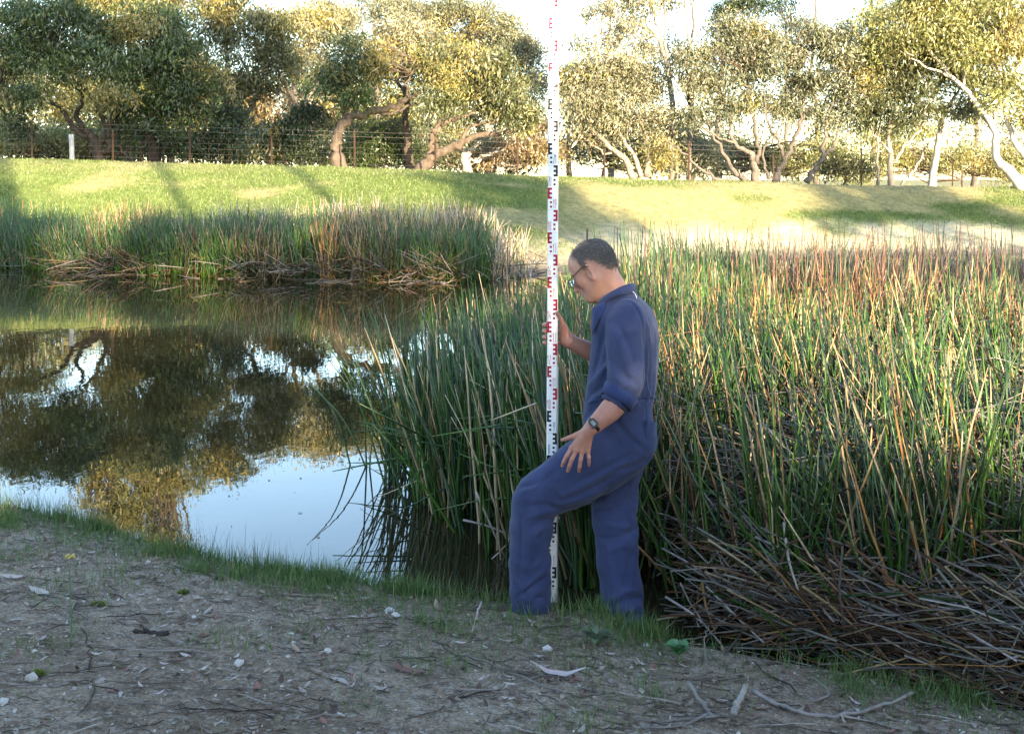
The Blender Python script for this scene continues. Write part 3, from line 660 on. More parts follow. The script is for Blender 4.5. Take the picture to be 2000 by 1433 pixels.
n = 30000
Y = 4.5 + 12.5 * rng.random(n) ** 1.25; x = bed_left(Y) + rng.random(n) * ((2120 - CX) / F * Y - bed_left(Y))
clump = fbm(x * 2.2, Y * 2.2, 2)
ok = (Y > bed_front(x)) & (Y < y_far(x) - 7.5 + 2 * (fbm(x, x * 0 + 4) - .5)) & (rng.random(n) < sstep(.28, .6, clump) * .9 + .12)
ok &= ~((x > 1.2) & (Y < y_lip(x) + 1.5) & (rng.random(n) < .45))
x, Y = x[ok], Y[ok]; n = len(x)
print('near reeds', n)
u = CX + x * F / Y
brownz = sstep(1380, 1650, u) * sstep(7.6, 9.4, Y)
leftz = 1 - sstep(1050, 1200, u)
kind = np.where(rng.random(n) < brownz * .82, choose(n, brown=.78, orange=.10, tan=.07, grey=.05),
       np.where(rng.random(n) < leftz * .8, choose(n, green=.66, blue=.22, tan=.12), choose(n, green=.64, blue=.13, tan=.12, orange=.07, brown=.04)))
H = (1.25 + .28 * (fbm(x * .9, Y * .9, 2) - .5) * 2) * rng.uniform(.72, 1.12, n) - .12 * leftz
H = H * (1 - .20 * sstep(8.5, 11, Y) * (rng.random(n) < .85))
H = np.where((u > 1300) & (Y < 6.2), H * rng.uniform(.6, 1.0, n), H)
az = rng.uniform(0, 2 * math.pi, n); az = np.where(rng.random(n) < .45, rng.normal(math.pi * .95, .7, n), az)
lean_l = leftz
az = np.where((brownz > .5) & (rng.random(n) < .7), rng.normal(0.05, .6, n), az)
lean = np.abs(rng.normal(.09, .17, n)); lean = np.where(brownz > .5, np.abs(rng.normal(.28, .25, n)), lean)
lean = np.where((u > 1300) & (Y < 7) & (rng.random(n) < .45), np.abs(rng.normal(.42, .2, n)), lean)
lean = lean * (1 - .5 * leftz)
curve = np.abs(rng.normal(.08, .12, n))
bk = rng.random(n) < .17
broken = (np.where(bk, rng.integers(2, 5, n), 99), rng.uniform(1.0, 2.6, n))
B = np.stack([x, Y, np.minimum(ground_at(x, Y), .1) - .04], -1); B[:, 2] = np.maximum(B[:, 2], -.15)
P = stem_paths(B, H, az, lean, curve, 6, broken)
P[:, 1:] += rng.normal(0, .006, P[:, 1:].shape)
uu = CX + P[..., 0] * F / P[..., 1]
free = ~((uu > 960) & (uu < 1310) & (P[..., 1] < 5.02)).any(1); P = P[free]; kind = kind[free]; n = len(P)
r = rng.uniform(.0056, .0104, n) * np.where(kind == _keys.index('brown'), .85, 1)
v, fs = tubes(P, taper(n, 6, r), 3)
mk('reed_bed', v, fs, M_reed, None, tube_cols(pick(kind, n) * rng.uniform(.6, 1.2, (n, 1)), 6, 3), label='dense bed of tall green and tan reeds behind and right of the man', cat='reeds', kind='stuff')

# tall dark tips standing clear of the bed against the pale far shore
n = 330
u = rng.uniform(1190, 2060, n); Y = rng.uniform(8.2, 11.5, n); x = (u - CX) * Y / F; ok = x > bed_left(Y) + .05; x, Y, u = x[ok], Y[ok], u[ok]; n = len(x)
v_top = rng.uniform(425, 505, n); H = (CH - (v_top - HV) * Y / F) + .05
P = stem_paths(np.stack([x, Y, 0 * x - .05], -1), H, rng.uniform(0, 6.28, n), np.abs(rng.normal(.03, .07, n)), np.abs(rng.normal(.03, .06, n)), 6)
v, fs = tubes(P, taper(n, 6, rng.uniform(.007, .0105, n), .3), 3)
mk('tall_reeds', v, fs, M_reed, None, tube_cols(pick(np.where(u > 1450, choose(n, brown=.7, green=.2, blue=.1), choose(n, green=.45, blue=.35, brown=.2)), n) * .8, 6, 3), label='tall dark reed tips standing out against the pale far shore', cat='reeds', kind='stuff')

# dead stalk litter at the foot of the bed, thick at the lower right
def dead_stalks(n, x0, x1, s0, s1, h0, h1, pw=1.0):
    x = rng.uniform(x0, x1, n); s = s0 + (s1 - s0) * rng.random(n) ** pw; Y = y_lip(x) + s
    hp = .03 + (h0 + (h1 - h0) * sstep(.0, 1.3, s)) * rng.random(n)
    Ld = rng.uniform(.40, 1.1, n); az = np.where(rng.random(n) < .62, rng.normal(-.35, .5, n), rng.uniform(0, 6.28, n))
    el = np.where(rng.random(n) < .35, rng.normal(-.55, .25, n), rng.normal(-.1, .25, n))
    d = np.stack([np.cos(az) * np.cos(el), np.sin(az) * np.cos(el), np.sin(el)], -1)
    C = np.stack([x, Y, np.maximum(near_z(x, Y), -.05) + hp], -1)
    t = np.linspace(-.5, .5, 6); bend = rng.normal(0, .32, (n, 3)); bend[:, 2] = np.abs(bend[:, 2])
    P = C[:, None] + d[:, None] * t[None, :, None] * Ld[:, None, None] + bend[:, None] * (.25 - t * t)[None, :, None] * Ld[:, None, None]
    kk = rng.integers(2, 5, n); snap = rng.random(n) < .3
    kd = nrm(rng.normal(0, 1, (n, 3)) * [1, 1, .6]) * Ld[:, None] * .16
    for j in range(6): P[:, j] += kd * (np.maximum(j - kk, 0) * snap)[:, None]
    lo = np.maximum(near_z(P[..., 0], P[..., 1]), 0) + .012
    P[..., 2] = np.maximum(P[..., 2], lo)
    over = (y_lip(P[..., 0]) - P[..., 1]).max(1)
    keep = (over < .0) | ((over < .09) & (rng.random(n) < .2))
    u = CX + P[..., 0] * F / P[..., 1]
    keep &= ~((u.mean(1) < 1560) & (rng.random(n) < .72))
    keep &= ~((u.min(1) < 1275) & (P[..., 1].min(1) < 5.3))
    return P[keep]
P = np.concatenate([dead_stalks(6500, .8, 3.4, .0, 1.5, .10, .40), dead_stalks(4500, .6, 4.2, .9, 3.4, .25, .66)])
m_ = 1500; x = rng.uniform(.72, 3.0, m_); Y = y_lip(x) + rng.uniform(.25, 1.5, m_); u = CX + x * F / Y; ok = u > 1275; x, Y = x[ok], Y[ok]; m_ = len(x)
A = stem_paths(np.stack([x, Y, np.minimum(near_z(x, Y), .05) - .03], -1), rng.uniform(.6, 1.25, m_), rng.normal(-1.1, 1.1, m_), rng.uniform(.1, .7, m_), rng.uniform(.7, 1.9, m_), 6)
A[..., 2] = np.maximum(A[..., 2], near_z(A[..., 0], A[..., 1]) + .01); uA = CX + A[..., 0] * F / A[..., 1]
A = A[((y_lip(A[..., 0]) - A[..., 1]).max(1) < .12) & ~((uA.min(1) < 1290) & (A[..., 1].min(1) < 5.3))]
P = np.concatenate([P, A]); n = len(P)
kind = choose(n, tan=.20, grey=.47, brown=.25, orange=.02, green=.06)
v, fs = tubes(P, taper(n, 6, rng.uniform(.0026, .0058, n), .5), 3)
mk('dead_reed_litter', v, fs, M_dry, None, tube_cols(pick(kind, n) * rng.uniform(.28, .75, (n, 1)), 6, 3), label='matted heap of dead fallen reed stalks at the lower right bank', cat='dead reeds', kind='stuff')

# far reeds along the opposite shore
n = 15000
u = rng.uniform(-220, 1075, n); x0 = (u - CX) * 22.0 / F
Y = y_far(x0) - .35 + 2.9 * rng.random(n) ** 1.2; x = (u - CX) * Y / F
cl = fbm(x * .8, Y * .5, 3); cl2 = fbm(x * 1.6 + 40, Y, 3)
edge = sstep(870, 1060, u)
ok = (rng.random(n) < sstep(.25, .45, cl2) + .25) & ~((edge > .3) & (rng.random(n) < edge)); x, Y, u, cl, cl2, edge = (q[ok] for q in (x, Y, u, cl, cl2, edge)); n = len(x)
s = Y - y_far(x)
g = rng.random(n)
kind = np.where(cl < .54, choose(n, green=.7, blue=.2, brown=.1), choose(n, green=.42, tan=.22, brown=.22, orange=.09, blue=.05))
kind = np.where((s > 1.6) & (u > 330) & (g < .55), choose(n, mauve=.6, tan=.25, grey=.15), kind)
kind = np.where((u < 170) & (g < .8), choose(n, green=.6, blue=.4), kind)
kind = np.where((np.abs(u - 640) < 14) & (s < .6), _keys.index('orange'), kind)
kind = np.where((u > 960) & (g < .75), choose(n, mauve=.4, tan=.5, grey=.1), kind)
H = rng.uniform(.65, 1.2, n) * (1 - .45 * edge) * (.8 + .5 * cl2)
az = rng.uniform(0, 6.28, n); lean = np.abs(rng.normal(.06, .14, n)); curve = np.abs(rng.normal(.1, .2, n))
bk = rng.random(n) < .15
B = np.stack([x, Y, np.maximum(far_z(x, Y), -.1) - .03], -1)
P = stem_paths(B, H, az, lean, curve, 5, (np.where(bk, rng.integers(1, 4, n), 99), rng.uniform(1.0, 2.6, n)))
v, fs = tubes(P, taper(n, 5, rng.uniform(.007, .013, n)), 3)
mk('far_reeds', v, fs, M_reed, None, tube_cols(pick(kind, n), 5, 3), label='band of green and rusty reeds along the far shore of the pond', cat='reeds', kind='stuff')
n = 3200
u = rng.uniform(-220, 1080, n); x0 = (u - CX) * 22.0 / F
Y = y_far(x0) - .55 + 1.3 * rng.random(n); x = (u - CX) * Y / F
m = sstep(.38, .58, fbm(x * .7 + 9, Y * .3, 2)); ok = rng.random(n) < m + .15; x, Y = x[ok], Y[ok]; n = len(x)
B = np.stack([x, Y, rng.uniform(-.02, .32, n)], -1)
az = np.where(rng.random(n) < .5, rng.normal(-1.4, .8, n), rng.uniform(0, 6.28, n))
P = stem_paths(B, rng.uniform(.3, .9, n), az, rng.uniform(.7, 1.9, n), rng.normal(.1, .3, n), 4)
P[..., 2] = np.maximum(P[..., 2], .01)
v, fs = tubes(P, taper(n, 4, rng.uniform(.006, .011, n), .5), 3)
mk('far_dead_reeds', v, fs, M_dry, None, tube_cols(pick(choose(n, tan=.34, grey=.3, mauve=.15, brown=.21), n) * .65, 4, 3), label='tangle of fallen dead reed stalks at the far waterline', cat='dead reeds', kind='stuff')

# ------------------------------------------------------------------ implicit-surface modelling for the man
class Field:
    def __init__(s, lo, hi, h):
        s.lo = np.array(lo, float); s.h = h; s.n = np.ceil((np.array(hi) - s.lo) / h).astype(int) + 1
        s.D = np.full(s.n, 0.2, np.float32)
    def win(s, mn, mx):
        a = np.clip(np.floor((np.asarray(mn) - s.lo) / s.h).astype(int), 0, s.n); b = np.clip(np.ceil((np.asarray(mx) - s.lo) / s.h).astype(int) + 1, 0, s.n)
        sl = tuple(slice(i, j) for i, j in zip(a, b))
        g = [s.lo[k] + s.h * np.arange(a[k], b[k]) for k in range(3)]
        return sl, np.stack(np.meshgrid(*g, indexing='ij'), -1).astype(np.float32)
    def put(s, fn, mn, mx, k=.01, sub=False):
        m = k + .02
        sl, P = s.win(np.asarray(mn) - m, np.asarray(mx) + m)
        if P.size == 0: return
        d = fn(P); D = s.D[sl]
        if sub: d = -d; h = np.maximum(k - np.abs(D - d), 0) / k; s.D[sl] = np.maximum(D, d) + h * h * k * .25
        else: h = np.maximum(k - np.abs(D - d), 0) / k; s.D[sl] = np.minimum(D, d) - h * h * k * .25
    def cone(s, a, b, ra, rb, k=.01, flat=None, sub=False):
        a = np.asarray(a, float); b = np.asarray(b, float)
        def q(v):
            if flat is None: return v
            nn, f = flat; nn = np.asarray(nn, float); return v + (1 / f - 1) * (v @ nn)[..., None] * nn
        ab = q((b - a)[None])[0]; L = ab @ ab
        def fn(P):
            p = q(P - a); t = np.clip((p @ ab) / L, 0, 1)
            d = np.linalg.norm(p - t[..., None] * ab, axis=-1) - (ra + (rb - ra) * t)
            return d * (min(1, flat[1]) * .5 + .5 if flat else 1)
        r = max(ra, rb) * (max(1, flat[1]) if flat else 1)
        s.put(fn, np.minimum(a, b) - r, np.maximum(a, b) + r, k, sub)
    def chain(s, pts, k=.01, flat=None, n=None):
        """pts [(xyz, r)]"""
        p = np.array([list(q) + [r] for q, r in pts]); m = n or 3 * len(p); c = spline(p, m)
        for i in range(m - 1): s.cone(c[i, :3], c[i + 1, :3], c[i, 3], c[i + 1, 3], k, flat)
    def ell(s, c, R, r, k=.01, sub=False):
        c = np.asarray(c, float); R = np.asarray(R, float); r = np.asarray(r, float)
        def fn(P):
            q = (P - c) @ R.T
            k0 = np.linalg.norm(q / r, axis=-1); k1 = np.linalg.norm(q / (r * r), axis=-1)
            return k0 * (k0 - 1) / np.maximum(k1, 1e-6)
        e = np.abs(R.T * r).sum(1); s.put(fn, c - e, c + e, k, sub)
    def stack(s, rows, ax, k=.02):
        """torso: rows (centre xyz, half width along ax, half depth) from top to bottom"""
        rows = np.array([list(c) + [w, d] for c, w, d in rows]); rows = rows[np.argsort(rows[:, 2])]
        ax = np.asarray(ax, float); bx = np.array([-ax[1], ax[0], 0])
        z = rows[:, 2]; zz = np.linspace(z[0], z[-1], 60)
        fine = np.stack([np.interp(zz, z, rows[:, i]) for i in range(5)], -1)
        ker = np.array([1, 4, 6, 4, 1]) / 16
        for i in (0, 1, 3, 4): fine[2:-2, i] = np.convolve(fine[:, i], ker, 'valid')
        def fn(P):
            pz = np.clip(P[..., 2], z[0], z[-1]); it = lambda i: np.interp(pz, zz, fine[:, i])
            q = np.stack([P[..., 0] - it(0), P[..., 1] - it(1), 0 * pz], -1); w = it(3); d = it(4)
            e = (np.abs((q @ ax) / w) ** 2.4 + np.abs((q @ bx) / d) ** 2.4) ** (1 / 2.4)
            lat = (e - 1) * np.minimum(w, d); out = np.abs(P[..., 2] - pz)
            return np.where(out > 0, np.sqrt(np.maximum(lat, 0) ** 2 + out ** 2) + np.minimum(lat, 0) * .0, lat)
        m = rows[:, 3:].max()
        s.put(fn, rows[:, :3].min(0) - [m, m, .02], rows[:, :3].max(0) + [m, m, .02], k)
    def fold(s, pts, w, amp):
        """ridge (amp>0) or groove (amp<0) along a polyline lying near the surface"""
        c = spline(np.array(pts, float), max(6, 5 * len(pts)))
        sl, P = s.win(c.min(0) - 3 * w, c.max(0) + 3 * w)
        if P.size == 0: return
        best = np.full(P.shape[:3], 9.0, np.float32); tt = np.zeros(P.shape[:3], np.float32)
        for i in range(len(c) - 1):
            ab = c[i + 1] - c[i]; p = P - c[i]; t = np.clip((p @ ab) / (ab @ ab), 0, 1)
            d = np.linalg.norm(p - t[..., None] * ab, axis=-1); m = d < best
            best = np.where(m, d, best); tt = np.where(m, (i + t) / (len(c) - 1), tt)
        s.D[sl] -= amp * np.exp(-(best / w) ** 2) * np.sin(np.pi * np.clip(tt * .9 + .05, 0, 1)) ** .6
    def surface(s):
        D = s.D; I = D < 0
        C = np.zeros(tuple(s.n - 1), np.uint8)
        for dx in (0, 1):
            for dy in (0, 1):
                for dz in (0, 1): C += I[dx:dx + s.n[0] - 1, dy:dy + s.n[1] - 1, dz:dz + s.n[2] - 1]
        act = np.argwhere((C > 0) & (C < 8))
        vals = {}
        for o in np.ndindex(2, 2, 2): vals[o] = D[act[:, 0] + o[0], act[:, 1] + o[1], act[:, 2] + o[2]]
        acc = np.zeros((len(act), 3)); cnt = np.zeros(len(act))
        for o in np.ndindex(2, 2, 2):
            for k in range(3):
                if o[k]: continue
                e = list(o); e[k] = 1; a = vals[o]; b = vals[tuple(e)]
                cr = (a < 0) != (b < 0); t = np.where(cr, a / np.where(cr, a - b, 1), 0)
                p = np.tile(np.array(o, float), (len(act), 1)); p[:, k] = t
                acc += p * cr[:, None]; cnt += cr
        V = s.lo + (act + acc / cnt[:, None]) * s.h
        ids = np.full(tuple(s.n - 1), -1, np.int32); ids[tuple(act.T)] = np.arange(len(act))
        Q = []
        for k in range(3):
            a = [slice(None)] * 3; b = [slice(None)] * 3; a[k] = slice(0, -1); b[k] = slice(1, None)
            A = I[tuple(a)]; Bq = I[tuple(b)]
            u, w = (k + 1) % 3, (k + 2) % 3
            for sgn, X in ((1, A & ~Bq), (-1, ~A & Bq)):
                e = np.argwhere(X); e = e[(e[:, u] > 0) & (e[:, w] > 0) & (e[:, u] < s.n[u] - 1) & (e[:, w] < s.n[w] - 1)]
                def cell(du, dw):
                    c = e.copy(); c[:, u] -= du; c[:, w] -= dw; return ids[tuple(c.T)]
                q = np.stack([cell(1, 1), cell(0, 1), cell(0, 0), cell(1, 0)], -1)
                Q.append(q if sgn > 0 else q[:, ::-1])
        return V, np.vstack(Q)

def lap(V, Q, it=2, lam=.5):
    """Laplacian smoothing on the quad edges"""
    E = np.vstack([Q[:, [0, 1]], Q[:, [1, 2]], Q[:, [2, 3]], Q[:, [3, 0]]])
    deg = np.bincount(E[:, 0], minlength=len(V)) + np.bincount(E[:, 1], minlength=len(V))
    for _ in range(it):
        S = np.stack([np.bincount(E[:, 0], V[E[:, 1], k], len(V)) + np.bincount(E[:, 1], V[E[:, 0], k], len(V)) for k in range(3)], -1)
        V = V + lam * (S / np.maximum(deg, 1)[:, None] - V)
    return V

# ------------------------------------------------------------------ the man
man = empty('person', W(1150, 1200, 4.85), 'man in blue overalls and glasses looking down beside the survey staff, one foot raised', 'person')
SH = np.array([-.22, -.975, 0.0])                        # from his right to his left shoulder
# head frame
yaw, pit = math.radians(25), math.radians(29)
hh = np.array([-math.cos(yaw), math.sin(yaw), 0]); ez = np.array([0, 0, 1.0])
hF = hh * math.cos(pit) - ez * math.sin(pit); hU = hh * math.sin(pit) + ez * math.cos(pit); hL = np.cross(hU, hF)
HC = W(1157, 515, 4.87); HR = np.stack([hF, hL, hU])
def hd(f, l, u): return HC + hF * f + hL * l + hU * u

body = Field((-.02, 4.42, -.22), (.72, 5.22, 1.70), .0036)
# skull and face
body.ell(hd(-.004, 0, .012), HR, (.104, .079, .092), .01)
body.ell(hd(.05, 0, .012), HR, (.052, .062, .062), .03)
body.ell(hd(.04, 0, -.055), HR, (.060, .059, .078), .03)
for sd in (-1, 1):
    body.cone(hd(-.005, sd * .058, -.075), hd(.072, sd * .022, -.128), .019, .018, .035)
    body.ell(hd(.066, sd * .043, -.052), HR, (.018, .018, .020), .03)
body.ell(hd(.080, 0, -.128), HR, (.021, .024, .018), .025)
for sd in (-1, 1):
    body.ell(hd(.104, sd * .034, -.027), HR, (.016, .022, .013), .02, sub=True)
    body.ell(hd(.086, sd * .033, -.027), HR, (.013, .015, .013), .004)
    body.cone(hd(.099, sd * .012, -.004), hd(.094, sd * .048, -.004), .008, .006, .012)
body.cone(hd(.100, 0, -.014), hd(.121, 0, -.066), .009, .0125, .012)
body.ell(hd(.123, 0, -.071), HR, (.012, .012, .010), .010)
for sd in (-1, 1): body.ell(hd(.108, sd * .013, -.075), HR, (.011, .008, .008), .008)
body.ell(hd(.099, 0, -.094), HR, (.010, .020, .010), .02)
body.ell(hd(.101, 0, -.101), HR, (.009, .022, .005), .006)
body.ell(hd(.098, 0, -.112), HR, (.009, .019, .006), .006)

# ears
for sd in (-1, 1):
    ea = np.array([math.cos(.45), sd * math.sin(.45) * -1, 0]); ec = hd(.002, sd * .079, -.036)
    nrmv = hL * sd * math.cos(.5) + hF * math.sin(.5)           # outward normal of the ear plate
    tv = nrm(np.cross(hU, nrmv)); uv = np.cross(nrmv, tv) ; ER = np.stack([tv, nrmv, uv])
    body.ell(ec, ER, (.019, .0075, .033), .006)
    body.ell(ec + nrmv * .006 + uv * .003, ER, (.0115, .006, .022), .005, sub=True)
    body.ell(ec - uv * .028 + tv * .002 * sd, ER, (.009, .007, .011), .006)
# neck, into a slim inner trunk, legs and arms under the cloth
nb = W(1216, 598, 4.86)
body.cone(hd(-.030, 0, -.055), nb, .056, .064, .045)
body.cone(hd(.03, 0, -.105), nb + [-.035, 0, .0], .030, .05, .04)
for a_, b_, ra, rb in [((1216, 598, 4.86), (1216, 860, 4.85), .075, .085), ((1225, 625, 4.74), (1222, 625, 4.98), .05, .05), ((1232, 875, 4.78), (1050, 972, 4.76), .07, .05), ((1050, 972, 4.76), (1038, 1172, 4.74), .05, .04),
                       ((1228, 880, 4.92), (1206, 1040, 4.84), .07, .05), ((1206, 1040, 4.84), (1216, 1212, 4.71), .05, .04), ((1222, 625, 4.74), (1216, 765, 4.65), .045, .042), ((1222, 625, 4.98), (1196, 712, 5.02), .045, .043)]:
    body.cone(W(*a_), W(*b_), ra, rb, .03)
# left forearm and the hand spread on the thigh
wl = W(1152, 838, 4.585)
nh = nrm(np.array([-.10, -.95, .30]))                              # back-of-hand normal
body.chain([(W(1216, 764, 4.65), .044), (W(1207, 783, 4.62), .047), (W(1190, 803, 4.605), .0445), (W(1170, 822, 4.592), .035), (wl, .0285)], .012, n=9)
kn = {'i': W(1117, 874, 4.598), 'm': W(1126, 879, 4.59), 'r': W(1137, 881, 4.588), 'l': W(1148, 880, 4.594)}
for q, rr in (('i', .0125), ('m', .013), ('r', .0125), ('l', .0115)):
    body.cone(wl, kn[q], .0185, rr, .012)
body.cone(wl, W(1134, 862, 4.592), .022, .016, .012)
fg = {'i': [(1117, 874, 4.598), (1107, 890, 4.588), (1101, 902, 4.592), (1098, 910, 4.602)], 'm': [(1126, 879, 4.59), (1117, 896, 4.578), (1112, 910, 4.583), (1109, 920, 4.594)],
      'r': [(1137, 881, 4.588), (1134, 898, 4.576), (1132, 911, 4.58), (1131, 920, 4.59)], 'l': [(1148, 880, 4.594), (1150, 893, 4.584), (1150.5, 902, 4.588), (1150, 909, 4.596)]}
for q, r0 in (('i', .0092), ('m', .0095), ('r', .0092), ('l', .0080)):
    p = [W(*t) for t in fg[q]]
    body.cone(p[0], p[1], r0 * 1.08, r0 * 1.0, .004); body.cone(p[1], p[2], r0 * 1.03, r0 * .92, .003); body.cone(p[2], p[3], r0 * .93, r0 * .78, .003)
    body.ell(p[0] + nh * .004, np.eye(3), (.010,) * 3, .006)
th = [W(*t) for t in [(1146, 842, 4.595), (1125, 850, 4.60), (1111, 855, 4.605), (1098, 859, 4.61)]]
body.cone(th[0], th[1], .017, .0125, .012); body.cone(th[1], th[2], .0120, .0098, .004); body.cone(th[2], th[3], .0098, .0078, .003)
# right forearm and the hand closed round the staff
SY = 4.93
wr = W(1114, 667, 4.965)
body.chain([(W(1196, 712, 5.02), .043), (W(1165, 692, 5.00), .042), (W(1140, 680, 4.98), .036), (wr, .029)], .012, n=8)
body.cone(wr, W(1101, 648, 4.972), .026, .022, .015); body.cone(wr, W(1104, 662, 4.975), .026, .022, .015); body.cone(W(1101, 640, 4.972), W(1103, 668, 4.975), .018, .017, .015)
for i, (dv, ln, r0) in enumerate([(0, 1.0, .0092), (12, 1.06, .0096), (24, 1.0, .0093), (35, .86, .0082)]):
    v0 = 633 + dv
    p = [W(1100, v0 + 4, 4.985), W(1087, v0 + 1, 4.996), W(1070, v0, 4.992), W(1062.5, v0 + 1, 4.968), W(1064, v0 + 2, 4.938 if i < 3 else 4.945)]
    for a_, b_ in zip(p[:-1], p[1:]): body.cone(a_, b_, r0, r0 * .97, .003)
t4 = [W(1106, 652, 4.962), W(1101, 636, 4.945), W(1094.5, 622, 4.933), W(1088, 611, 4.921)]
body.cone(t4[0], t4[1], .0175, .013, .014); body.cone(t4[1], t4[2], .0122, .0102, .004); body.cone(t4[2], t4[3], .0102, .0085, .003)
bV, bQ = body.surface(); bV = lap(bV, bQ, 1, .4)
def skin_cols(V):
    q = (V - HC) @ HR.T; f, l, u = q.T
    c = np.tile(np.array([.46, .24, .17]), (len(V), 1))
    n_ = fbm(V[:, 0] * 40 + V[:, 2] * 31, V[:, 1] * 40 - V[:, 2] * 17, 3)[:, None]; c = c * (.86 + .28 * n_)
    red = np.exp(-((f - .12) ** 2 + (u + .07) ** 2) / .0009) * .7 + np.exp(-((f - .07) ** 2 + (u + .055) ** 2) / .0016) * .35 + .6 * np.exp(-((f) ** 2 + (np.abs(l) - .085) ** 2 * 4 + (u + .036) ** 2) / .0014)
    red = red + .35 * sstep(-.01, -.06, f) * sstep(-.03, -.08, u)
    c = c + (np.array([.46, .19, .125]) - c) * np.clip(red, 0, 1)[:, None]
    lips = np.exp(-((f - .107) / .012) ** 2 - ((u + .107) / .010) ** 2 - (l / .022) ** 2)
    c = c + (np.array([.36, .14, .11]) - c) * (lips * .35)[:, None]
    stub = np.exp(-((u + .115) / .035) ** 2) * sstep(.0, .05, f) * .28
    c = c + (np.array([.22, .15, .12]) - c) * stub[:, None]
    hand = (V[:, 2] < 1.35)
    c[hand] = c[hand] * np.array([.80, .70, .70])
    return c
def hair_mask(V):
    q = (V - HC) @ HR.T; f, l, u = q.T
    line = .012 + .055 * sstep(-.03, .08, f) - .075 * sstep(-.02, -.085, f)     # lower edge of the hair
    line = np.where((f > .004) & (f < .028), np.minimum(line, -.004), line)     # sideburn
    side = sstep(line - .016, line + .042, u) * sstep(.098, .072, f + .12 * np.abs(l) * 0)
    bald = sstep(.048, .076, u + .35 * np.maximum(f, 0)) * sstep(.070, .036, np.abs(l)) * sstep(-.085, -.015, f)
    front = sstep(.042, .072, f)
    return np.clip(side * (1 - .88 * bald) * (1 - front), 0, 1) * (np.linalg.norm(q, axis=1) < .15)
sc_ = skin_cols(bV); hm = hair_mask(bV)
sc_ = sc_ + (np.array([.085, .070, .062]) - sc_) * (hm * .5)[:, None]
mk('body', bV, bQ, M_skin, man, sc_)
# short hair: fine strands lying along the scalp
e1 = bV[bQ[:, 1]] - bV[bQ[:, 0]]; e2 = bV[bQ[:, 3]] - bV[bQ[:, 0]]
fn_ = nrm(np.cross(e1, e2)); fc = bV[bQ].mean(1); w_ = hair_mask(fc)
w_ = np.maximum(w_, .0); pk = rng.choice(len(fc), 15000, p=w_ / w_.sum())
o_ = fc[pk] + rng.normal(0, .0018, (15000, 3)); nn_ = fn_[pk]
q_ = (o_ - HC) @ HR.T
flow = np.stack([-.55 - 0 * q_[:, 0], .0 * q_[:, 1], -.75 - 2.0 * np.minimum(q_[:, 2], 0)], -1) @ HR + rng.normal(0, .35, o_.shape)
flow = nrm(flow - (flow * nn_).sum(1, keepdims=True) * nn_)
Lh = rng.uniform(.006, .014, (15000, 1)) * np.where(q_[:, 2:] < -.02, .6, 1)
P_ = np.stack([o_, o_ + flow * Lh * .5 + nn_ * .0020, o_ + flow * Lh + nn_ * .0018], 1)
hv, hf = tubes(P_, np.array([[.0007, .0006, .0003]]), 3, cap=False)
hc = np.where(rng.random((15000, 1)) < .52, np.array([[.25, .225, .205]]), np.array([[.115, .096, .085]])) * rng.uniform(.6, 1.2, (15000, 1))
mk('hair', hv, hf, mat_attr('hair', .55, .3), man, tube_cols(hc, 3, 3))

# overalls
M_cloth_n = None
def cloth_material(name, a, b):
    m, nt, out = new_mat(name); v = objco(nt)
    n1 = noise(nt, 6, 5, 0.6, v); n2 = noise(nt, 420, 2, 0.5, v); n3 = noise(nt, 26, 4, 0.6, v, .6)
    c = mix_rgb(nt, ramp(nt, n1, [(.35, 0.0), (.65, 1.0)]), a, b)
    c = mix_rgb(nt, 1.0, c, ramp(nt, n2, [(.3, .82), (.7, 1.15)]), 'MULTIPLY')
    h = nt.nodes.new('ShaderNodeMath'); h.operation = 'MULTIPLY_ADD'; h.inputs[1].default_value = .12
    nt.links.new(n2, h.inputs[0]); nt.links.new(n3, h.inputs[2])
    p = princ(nt, out, c, .85, .15, bump(nt, h.outputs[0], .35, .008))
    p.inputs['Sheen Weight'].default_value = .12; p.inputs['Sheen Roughness'].default_value = .5
    return m
M_cloth = cloth_material('blue_drill', (.023, .031, .076), (.038, .049, .112))
M_cloth2 = cloth_material('blue_drill_inside', (.018, .03, .095), (.024, .038, .11))
cf = Field((-.03, 4.46, -.20), (.72, 5.16, 1.46), .0052)
S_ = 1 / 442.0
cf.stack([(W(1212, 566, 4.87), .074, 30 * S_), (W(1210, 578, 4.87), .085, 36 * S_), (W(1214, 590, 4.86), .135, 46 * S_), (W(1219, 606, 4.86), .185, 55 * S_), (W(1221, 630, 4.86), .200, 61 * S_), (W(1221, 660, 4.86), .198, 65 * S_),
          (W(1219, 710, 4.86), .19, 66 * S_), (W(1213, 760, 4.86), .178, 67 * S_), (W(1208, 795, 4.86), .172, 67 * S_), (W(1208, 830, 4.86), .178, 68 * S_), (W(1214, 865, 4.86), .180, 66 * S_), (W(1222, 888, 4.86), .165, 50 * S_), (W(1222, 905, 4.87), .12, 34 * S_)], SH, .02)
# seat
cf.ell(W(1240, 852, 4.79), np.eye(3), (.082, .08, .095), .05); cf.ell(W(1236, 856, 4.95), np.eye(3), (.078, .08, .095), .05)
# sleeves
cf.chain([(W(1226, 616, 4.75), .072), (W(1221, 640, 4.695), .083), (W(1222, 680, 4.665), .078), (W(1224, 715, 4.65), .0765), (W(1221, 745, 4.642), .076), (W(1213, 768, 4.635), .066)], .011, n=12)
cf.chain([(W(1222, 618, 4.97), .07), (W(1214, 650, 5.02), .078), (W(1204, 690, 5.03), .07), (W(1186, 705, 5.02), .06)], .03)
